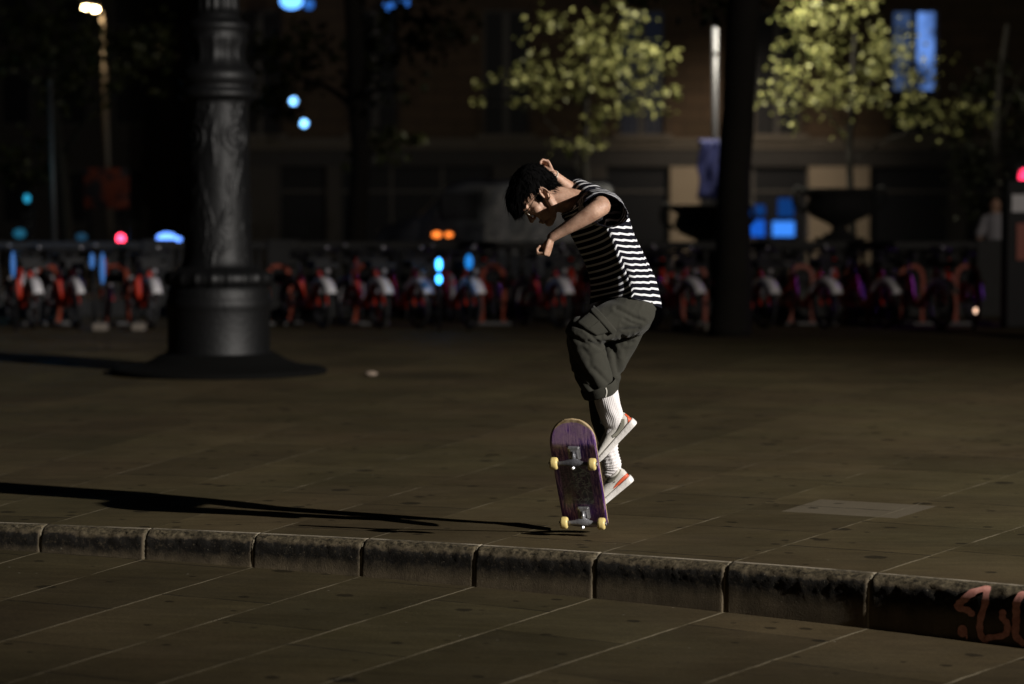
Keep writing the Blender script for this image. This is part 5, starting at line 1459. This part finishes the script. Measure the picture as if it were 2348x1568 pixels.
# lit bicycle rear light low at the right, on an added post
light_strip(2237, [(712, .020, .032, glow('white_spark', (1.0, .62, .42), 2.2))], 'small warm light shining low between the last bicycles at the right')
lamp('added_blue_light', 'POINT', (at(60, 500, 34).x, 34.2, 1.75), 5, (.08, .38, 1.0), .2)  # blue points added without fixtures, assumed source of the blue tint at far left
lamp('added_blue_light', 'POINT', (at(240, 500, 34).x, 34.2, 1.75), 3, (.10, .36, 1.0), .2)
lamp('added_blue_light', 'POINT', (at(30, 300, 41).x, 41.0, 2.6), 14, (.05, .6, .8), .2)
# assumed purple light on the bicycles from the street side, added without a fixture
lamp('assumed_purple_light', 'SPOT', (11.5, 33.6, 2.2), 420, (.42, .12, 1.0), .3, (2.5, 31.0, .7), 34, .9)
lamp('assumed_purple_light', 'SPOT', (2.4, 34.2, 2.2), 70, (.42, .14, 1.0), .2, (-3.0, 31.0, .7), 50, .9)

# ---- parked van
def van():
    Yv = 44.0; x0, x1 = at(865, 500, Yv).x, at(1405, 500, Yv).x; zt = at(0, 412, Yv).z
    root = empty('delivery_van', ((x0 + x1) / 2, Yv, 0), 'dark parked delivery van with a small orange lamp behind the balustrade', 'van')
    m = MB(); sec = [(x0, .45, zt - .9), (x0 + .1, .40, zt - .85), (x0 + .75, .36, zt - .62), (x0 + 1.3, .34, zt - .08), (x0 + 1.6, .34, zt), (x1 - .1, .34, zt), (x1, .36, zt - .10)]
    rings = []
    for x, zb, z_ in sec:
        rings.append([(x, Yv, zb), (x, Yv, zb + (z_ - zb) * .55), (x, Yv + .10, z_ - .06), (x, Yv + .25, z_), (x, Yv + 1.6, z_), (x, Yv + 1.8, z_ - .06), (x, Yv + 1.9, zb + (z_ - zb) * .5), (x, Yv + 1.9, zb)])
    m.loft(rings); m.build('body', mat('van_paint', (.009, .010, .016), .35, .2, var=.5, vscale=1.4), root, smooth=False, bevel=.02)
    for x in (x0 + .75, x1 - .8):
        w_ = MB(); w_.tube([(x, Yv - .03, .34), (x, Yv + .20, .34)], .33, 24); wo = w_.build('wheel', rubber, root)
        w_ = MB(); w_.tube([(x, Yv - .05, .34), (x, Yv, .34)], .18, 16); w_.build('hubcap', alu, wo)
    m = MB(); m.box((x0 + 1.15, Yv - .012, zt - .72), (x0 + 1.85, Yv - .002, zt - .24)); m.build('side_window', mat('dark_glass', (.01, .01, .012), .08), root, smooth=False)
    m = MB(); m.box((x0 + 1.05, Yv - .011, .5), (x0 + 1.07, Yv - .001, zt - .2)); m.build('door_gap', blackp, root, smooth=False)
    n = NB('van_scrawl'); tc = n.n('TexCoord'); sw = n.noise(tc.outputs['Object'], 2.2, 3, .5, 1.5)
    n.set(n.b.inputs['Base Color'], n.mix(n.ramp(n.math('ABSOLUTE', n.math('SUBTRACT', sw, .5)), .02, .05, 1, 0), (.009, .010, .016), (.045, .042, .048)))
    m = MB(); m.box((x0 + 1.95, Yv - .010, .75), (x1 - .3, Yv - .002, zt - .15)); m.build('side_panel', n.m, root, smooth=False)
    og = glow('orange_lamp', (1.0, .22, .03), 2.2)
    for px, r in ((1001, .085), (1029, .07)):
        p = at(px, 538, Yv - .05); m = MB(); m.ball((p.x, Yv - .04, p.z), (r, .04, r * .62)); m.build('marker_lamp', og, root)
van()
# ---- pay station at the right edge
def pay_station():
    Yp = 31.0; a = at(2308, 412, Yp); x0 = a.x; x1 = x0 + .50
    root = empty('pay_station', ((x0 + x1) / 2, Yp, 0), 'black pay station pillar with pale screen and orange panel at the right edge', 'pay station')
    m = MB(); m.box((x0, Yp, 0), (x1, Yp + .35, a.z)); m.build('cabinet', blackp, root, smooth=False, bevel=.02)
    p, q = at(2319, 446, Yp), at(2319, 486, Yp); m = MB(); m.box((p.x, Yp - .02, q.z), (p.x + .32, Yp - .001, p.z)); m.build('screen', mat('pale_panel', (.55, .54, .56), .5), root, smooth=False)
    p, q = at(2330, 512, Yp), at(2330, 596, Yp); m = MB(); m.box((p.x, Yp - .02, q.z), (p.x + .28, Yp - .001, p.z)); m.build('orange_panel', redo, root, smooth=False)
pay_station()
# a passer-by standing behind the bikes at the right
def passer():
    Yp = 36.0; x = at(2282, 500, Yp).x; gz = 0.0
    root = empty('person', (x, Yp, gz), 'passer-by in a pale top standing behind the bicycles at the right', 'person')
    m = MB(); T = lambda pts, r: m.tube([V((x + a, Yp + b, z)) for a, b, z in pts], r, 12, round_end=True)
    T([(-.09, 0, .06), (-.10, .02, .48), (-.08, 0, .88)], [.045, .055, .085]); T([(.10, 0, .06), (.09, .02, .48), (.08, 0, .88)], [.045, .055, .085])
    T([(0, 0, .90), (0, 0, 1.15), (0, 0, 1.38)], [.13, .125, .15]); T([(0, 0, 1.4), (-.01, -.02, 1.5)], [.055, .05]); m.ball((x - .015, Yp - .03, 1.61), (.078, .095, .115))
    m.ball((x - .015, Yp - .13, 1.60), (.014, .02, .02)); m.ball((x - .015 - .08, Yp - .02, 1.60), (.012, .02, .03)); m.ball((x - .015 + .08, Yp - .02, 1.60), (.012, .02, .03))
    for s_ in (1, -1):
        T([(.17 * s_, 0, 1.36), (.24 * s_, .02, 1.12), (.20 * s_, -.14, .95)], [.05, .042, .03])
        m.ball((x + .19 * s_, Yp - .19, .93), (.03, .05, .035))
        for k in range(4): m.tube([(x + .19 * s_ + (k - 1.5) * .014, Yp - .22, .93), (x + .19 * s_ + (k - 1.5) * .014, Yp - .26, .915), (x + .19 * s_ + (k - 1.5) * .014, Yp - .27, .89)], .007, 6)
        m.ball((x + .10 * s_, Yp - .06, .035), (.045, .12, .035))
    me = remesh(m, .012, 3); link_mesh('body', me, MATS['skin'], root)
    m = MB(); T = lambda pts, r: m.tube([V((x + a, Yp + b, z)) for a, b, z in pts], r, 14, round_end=True)
    T([(0, 0, .93), (0, 0, 1.15), (0, 0, 1.36)], [.16, .15, .165]); T([(.15, 0, 1.39), (.235, .01, 1.18)], [.075, .065]); T([(-.15, 0, 1.39), (-.235, .01, 1.18)], [.075, .065])
    link_mesh('shirt', remesh(m, .014, 3), mat('pale_top', (.30, .29, .31), .9), root)
    m = MB(); T = lambda pts, r: m.tube([V((x + a, Yp + b, z)) for a, b, z in pts], r, 14, round_end=True)
    T([(-.09, 0, .12), (-.10, .02, .48), (-.08, 0, .88)], [.075, .08, .11]); T([(.10, 0, .12), (.09, .02, .48), (.08, 0, .88)], [.075, .08, .11])
    link_mesh('trousers', remesh(m, .014, 3), mat('dark_trousers', (.01, .01, .012), .9), root)
    m = MB(); m.ball((x - .015, Yp + .0, 1.65), (.092, .105, .10)); me = remesh(m, .012, 2); link_mesh('hair', me, MATS['hair'], root)
passer()

# ---- buildings
def facade():
    YF = 70.0; s_ = YF / K
    X = lambda px: (px - CX) * s_
    Z = lambda py: at(0, py, YF).z
    xl, xr = X(545), X(2347) + 8
    root = empty('apartment_building', ((xl + xr) / 2, YF, 0), 'brown stone apartment building with shopfronts across the street', 'building')
    wallm = NB('facade_stone'); tc = wallm.n('TexCoord')
    br = wallm.n('TexBrick'); wallm.set(br.inputs['Vector'], wallm.mapping(tc.outputs['Object'], (1, 1, 1), rot=(R(90), 0, 0))); br.inputs['Scale'].default_value = 1.0
    br.inputs['Brick Width'].default_value = 1.1; br.inputs['Row Height'].default_value = .42; br.inputs['Mortar Size'].default_value = .02
    br.inputs['Color1'].default_value = (.055, .036, .020, 1); br.inputs['Color2'].default_value = (.075, .048, .028, 1); br.inputs['Mortar'].default_value = (.03, .02, .013, 1)
    wallm.set(wallm.b.inputs['Base Color'], br.outputs['Color']); wallm.b.inputs['Roughness'].default_value = .9
    z1 = Z(318); zt = 13.0
    opens = []
    cxs = [240 + 312 * k for k in range(-1, 9)]
    # upper storey wall as strips between french windows
    wins = [(X(c - 52), X(c + 52)) for c in (550 + 46, 860, 1160, 1470, 1780, 2093, 2405, 2700) if X(c + 52) < xr]
    zb, zh = Z(312), Z(22)
    w_ = MB(); cur = xl
    for a, b in wins:
        w_.box((cur, YF, z1), (a, YF + .6, zh)); cur = b
    w_.box((cur, YF, z1), (xr, YF + .6, zh))
    z2 = zh + 1.7; w_.box((xl, YF, zh), (xr, YF + .6, z2))
    cur = xl; wins2 = wins
    zh2 = z2 + 2.6
    for a, b in wins2:
        w_.box((cur, YF, z2), (a, YF + .6, zh2)); cur = b
    w_.box((cur, YF, z2), (xr, YF + .6, zh2)); w_.box((xl, YF, zh2), (xr, YF + .6, zh2 + 1.2))
    w_.build('wall', wallm.m, root, smooth=False)
    dk = mat('window_dark', (.006, .007, .010), .5, spec=.15); fr_ = mat('window_frame', (.05, .045, .04), .6)
    lit = mat('lit_blue_pane', (.02, .03, .05), .2, emit=(.12, .22, .50), es=.10); lit2 = mat('lit_bright_pane', (.02, .03, .05), .2, emit=(.16, .34, .90), es=.5)
    for mm_ in (lit, lit2):
        nt = mm_.node_tree; tcx = nt.nodes.new('ShaderNodeTexCoord'); nz = nt.nodes.new('ShaderNodeTexNoise'); nz.inputs['Scale'].default_value = 1.3; nt.links.new(tcx.outputs['Object'], nz.inputs['Vector'])
        mr = nt.nodes.new('ShaderNodeMapRange'); mr.inputs[1].default_value = .38; mr.inputs[2].default_value = .64; mr.inputs[3].default_value = .05; mr.inputs[4].default_value = .26 if mm_ is lit else .85; nt.links.new(nz.outputs[0], mr.inputs[0]); nt.links.new(mr.outputs[0], nt.nodes['Principled BSDF'].inputs['Emission Strength'])
    for k, (a, b) in enumerate(wins + wins2):
        up = k >= len(wins); zlo, zhi = (z2, zh2) if up else (zb, zh); mid = (a + b) / 2
        f = MB(); t = .06; y = YF + .22
        f.box((a, y, zlo), (a + t, y + .08, zhi)); f.box((b - t, y, zlo), (b, y + .08, zhi)); f.box((mid - .09, y, zlo), (mid + .09, y + .08, zhi)); f.box((a + t, y, zhi - t), (mid - .05, y + .08, zhi)); f.box((mid + .05, y, zhi - t), (b - t, y + .08, zhi)); f.box((a + t, y + .001, zlo + .9), (mid - .05, y + .079, zlo + .95)); f.box((mid + .05, y + .001, zlo + .9), (b - t, y + .079, zlo + .95))
        fo = f.build('window', fr_, root, smooth=False)
        litw = (not up and k == 5)
        for j, (p, q) in enumerate(((a + t, mid - .05), (mid + .05, b - t))):
            m = MB(); m.box((p, y + .03, zlo if not litw else Z(205)), (q, y + .04, zhi - t))
            mm = (lit if j == 0 else lit2) if litw else dk
            if not up and k == 3: mm = mat('lit_dim_pane', (.006, .008, .012), .6, emit=(.03, .12, .4), es=.015)
            m.build('pane', mm, fo, smooth=False)
        bk = MB(); bk.box((a, YF + .34, zlo), (b, YF + .36, zhi)); bk.build('curtain', mat('curtain_dark', (.02, .02, .02), .9), fo, smooth=False)
        # balcony railing
        rl = MB(); rl.box((a - .12, YF - .40, zlo + 1.0), (b + .12, YF - .36, zlo + 1.04)); 
        for i in range(11): x = a - .1 + (b - a + .2) * i / 10; rl.box((x - .012, YF - .39, zlo + .05), (x + .012, YF - .37, zlo + 1.0))
        rl.build('railing', blackp, root, smooth=False)
        sl = MB(); sl.box((a - .2, YF - .45, zlo - .12), (b + .2, YF - .001, zlo + .04)); sl.build('balcony_slab', stone, root, smooth=False)
    # cornice band and fascia
    m = MB(); m.box((xl - .1, YF - .30, z1 - .14), (xr + .1, YF - .002, z1 - .002)); m.box((xl, YF - .16, z1 - .30), (xr, YF - .001, z1 - .141)); m.build('cornice', stone, root, smooth=False)
    zs = Z(382)
    m = MB(); m.box((xl, YF - .04, zs), (xr, YF + .5, z1 - .301)); m.build('fascia', mat('shop_fascia', (.03, .028, .027), .8, var=.3), root, smooth=False)
    piers = [(560, 640), (750, 780), (1130, 1195), (1330, 1388), (1535, 1602), (1852, 1990), (2178, 2212), (2420, 2500)]
    for a, b in piers:
        m = MB(); m.box((X(a), YF - .12, 0.1), (X(b), YF + .5, zs - .001)); m.box((X(a) - .05, YF - .16, 0.1), (X(b) + .05, YF - .121, .75)); m.build('pier', mat('lit_pier_stone', (.26, .215, .16), .85, bump=.3, var=.15, vscale=1.5) if 1500 < a < 2000 else mat('unlit_pier_stone', (.05, .045, .04), .85, bump=.3, var=.2, vscale=1.5), root, smooth=False)  # lamplight put into colour: paler stone on lit piers, darker copy elsewhere
    prev = piers[0][1]
    for a, b in piers[1:]:
        f = MB(); y = YF + .25; x0, x1 = X(prev), X(a); prev = b
        n_ = max(1, int((x1 - x0) / 1.3)); 
        for i in range(n_ + 1): x = x0 + (x1 - x0) * i / n_; f.box((x - .04, y, .1), (x + .04, y + .08, zs))
        f.box((x0, y + .001, 2.15), (x1, y + .079, 2.22)); fo = f.build('shopfront', fr_, root, smooth=False)
        m = MB(); m.box((x0, y + .10, .1), (x1, y + .11, zs)); m.build('glass', dk, fo, smooth=False)
        if 1600 < b < 1995 or a == 1852:
            blm = NB('lit_shop_window'); tcc = blm.n('TexCoord'); sp = blm.n('SeparateXYZ'); blm.set(sp.inputs[0], tcc.outputs['Object'])
            blm.b.inputs['Base Color'].default_value = (.01, .02, .04, 1); blm.b.inputs['Emission Color'].default_value = (.015, .17, .95, 1); blm.b.inputs['Emission Strength'].default_value = .55
            hot = mat('lit_shop_bright', (.01, .02, .04), .3, emit=(.05, .27, 1.0), es=.95)
            for (p, q, t0, t1, mm) in ((1700, 1754, 505, 542, blm.m), (1772, 1822, 508, 542, hot), (1700, 1754, 470, 494, mat('lit_shop_dim', (.01, .02, .04), .3, emit=(.01, .08, .35), es=.4)), (1784, 1820, 455, 497, MATS['lit_shop_dim'])):
                m = MB(); m.box((X(p), y - .03, Z(t1)), (X(q), y - .01, Z(t0))); m.build('display', mm, fo, smooth=False)
    return root
facade()
def far_block():
    YF = 84.0; s_ = YF / K; X = lambda px: (px - CX) * s_; Z = lambda py: at(0, py, YF).z
    x0, x1 = X(-350), X(560) + .6
    root = empty('office_building', ((x0 + x1) / 2, YF, 0), 'unlit dark building behind the column at the left', 'building')
    m = MB(); m.box((x0, YF, 0.1), (x1, YF + 8, 14)); m.build('wall', mat('dark_render', (.035, .032, .03), .9, var=.3), root, smooth=False)
    for r in range(3):
        for c in range(7):
            x = x0 + 1.5 + c * 1.95; z = 1.2 + r * 3.4
            m = MB(); m.box((x, YF - .05, z), (x + .08, YF - .001, z + 1.9)); m.box((x + 1.0, YF - .05, z), (x + 1.08, YF - .001, z + 1.9)); m.box((x + .08, YF - .05, z + 1.82), (x + 1.0, YF - .001, z + 1.9)); m.box((x + .08, YF - .05, z), (x + 1.0, YF - .001, z + .08))
            f = m.build('window', mat('window_frame2', (.03, .03, .03), .6), root, smooth=False)
            g_ = MB(); g_.box((x + .08, YF - .03, z + .08), (x + 1.0, YF - .01, z + 1.82)); g_.build('pane', MATS['window_dark'], f, smooth=False)
far_block()
# lit upstairs windows at the top edge, built as glowing globes
lit_globe(668, 2, 66, glow('sky_blue_window', (.12, .38, 1.0), 3.0), 'big bright blue lit window at the top edge right of the column', .22, 'wall_glow', 1.4, 1.0)
lit_globe(708, 10, 66.2, glow('sky_blue_dim', (.03, .16, .6), .9), 'dim blue lit window beside the big blue one at the top edge', .14)
lit_globe(892, 14, 66, MATS['sky_blue_dim'], 'left dim blue lit window at the top edge above the forked tree', .15)
lit_globe(926, 6, 66, MATS['sky_blue_dim'], 'right dim blue lit window at the top edge above the forked tree', .15)
# small stone lying on the plaza
m = MB(); p = at(850, 862, GY(862)); m.ball((p.x, p.y, .02), (.06, .05, .025), seg=9, rg=6); tag(m.build('stone', mat('rubble', (.22, .17, .13), .9, bump=.5)), 'small pale stone lying on the plaza right of the column', 'stone')
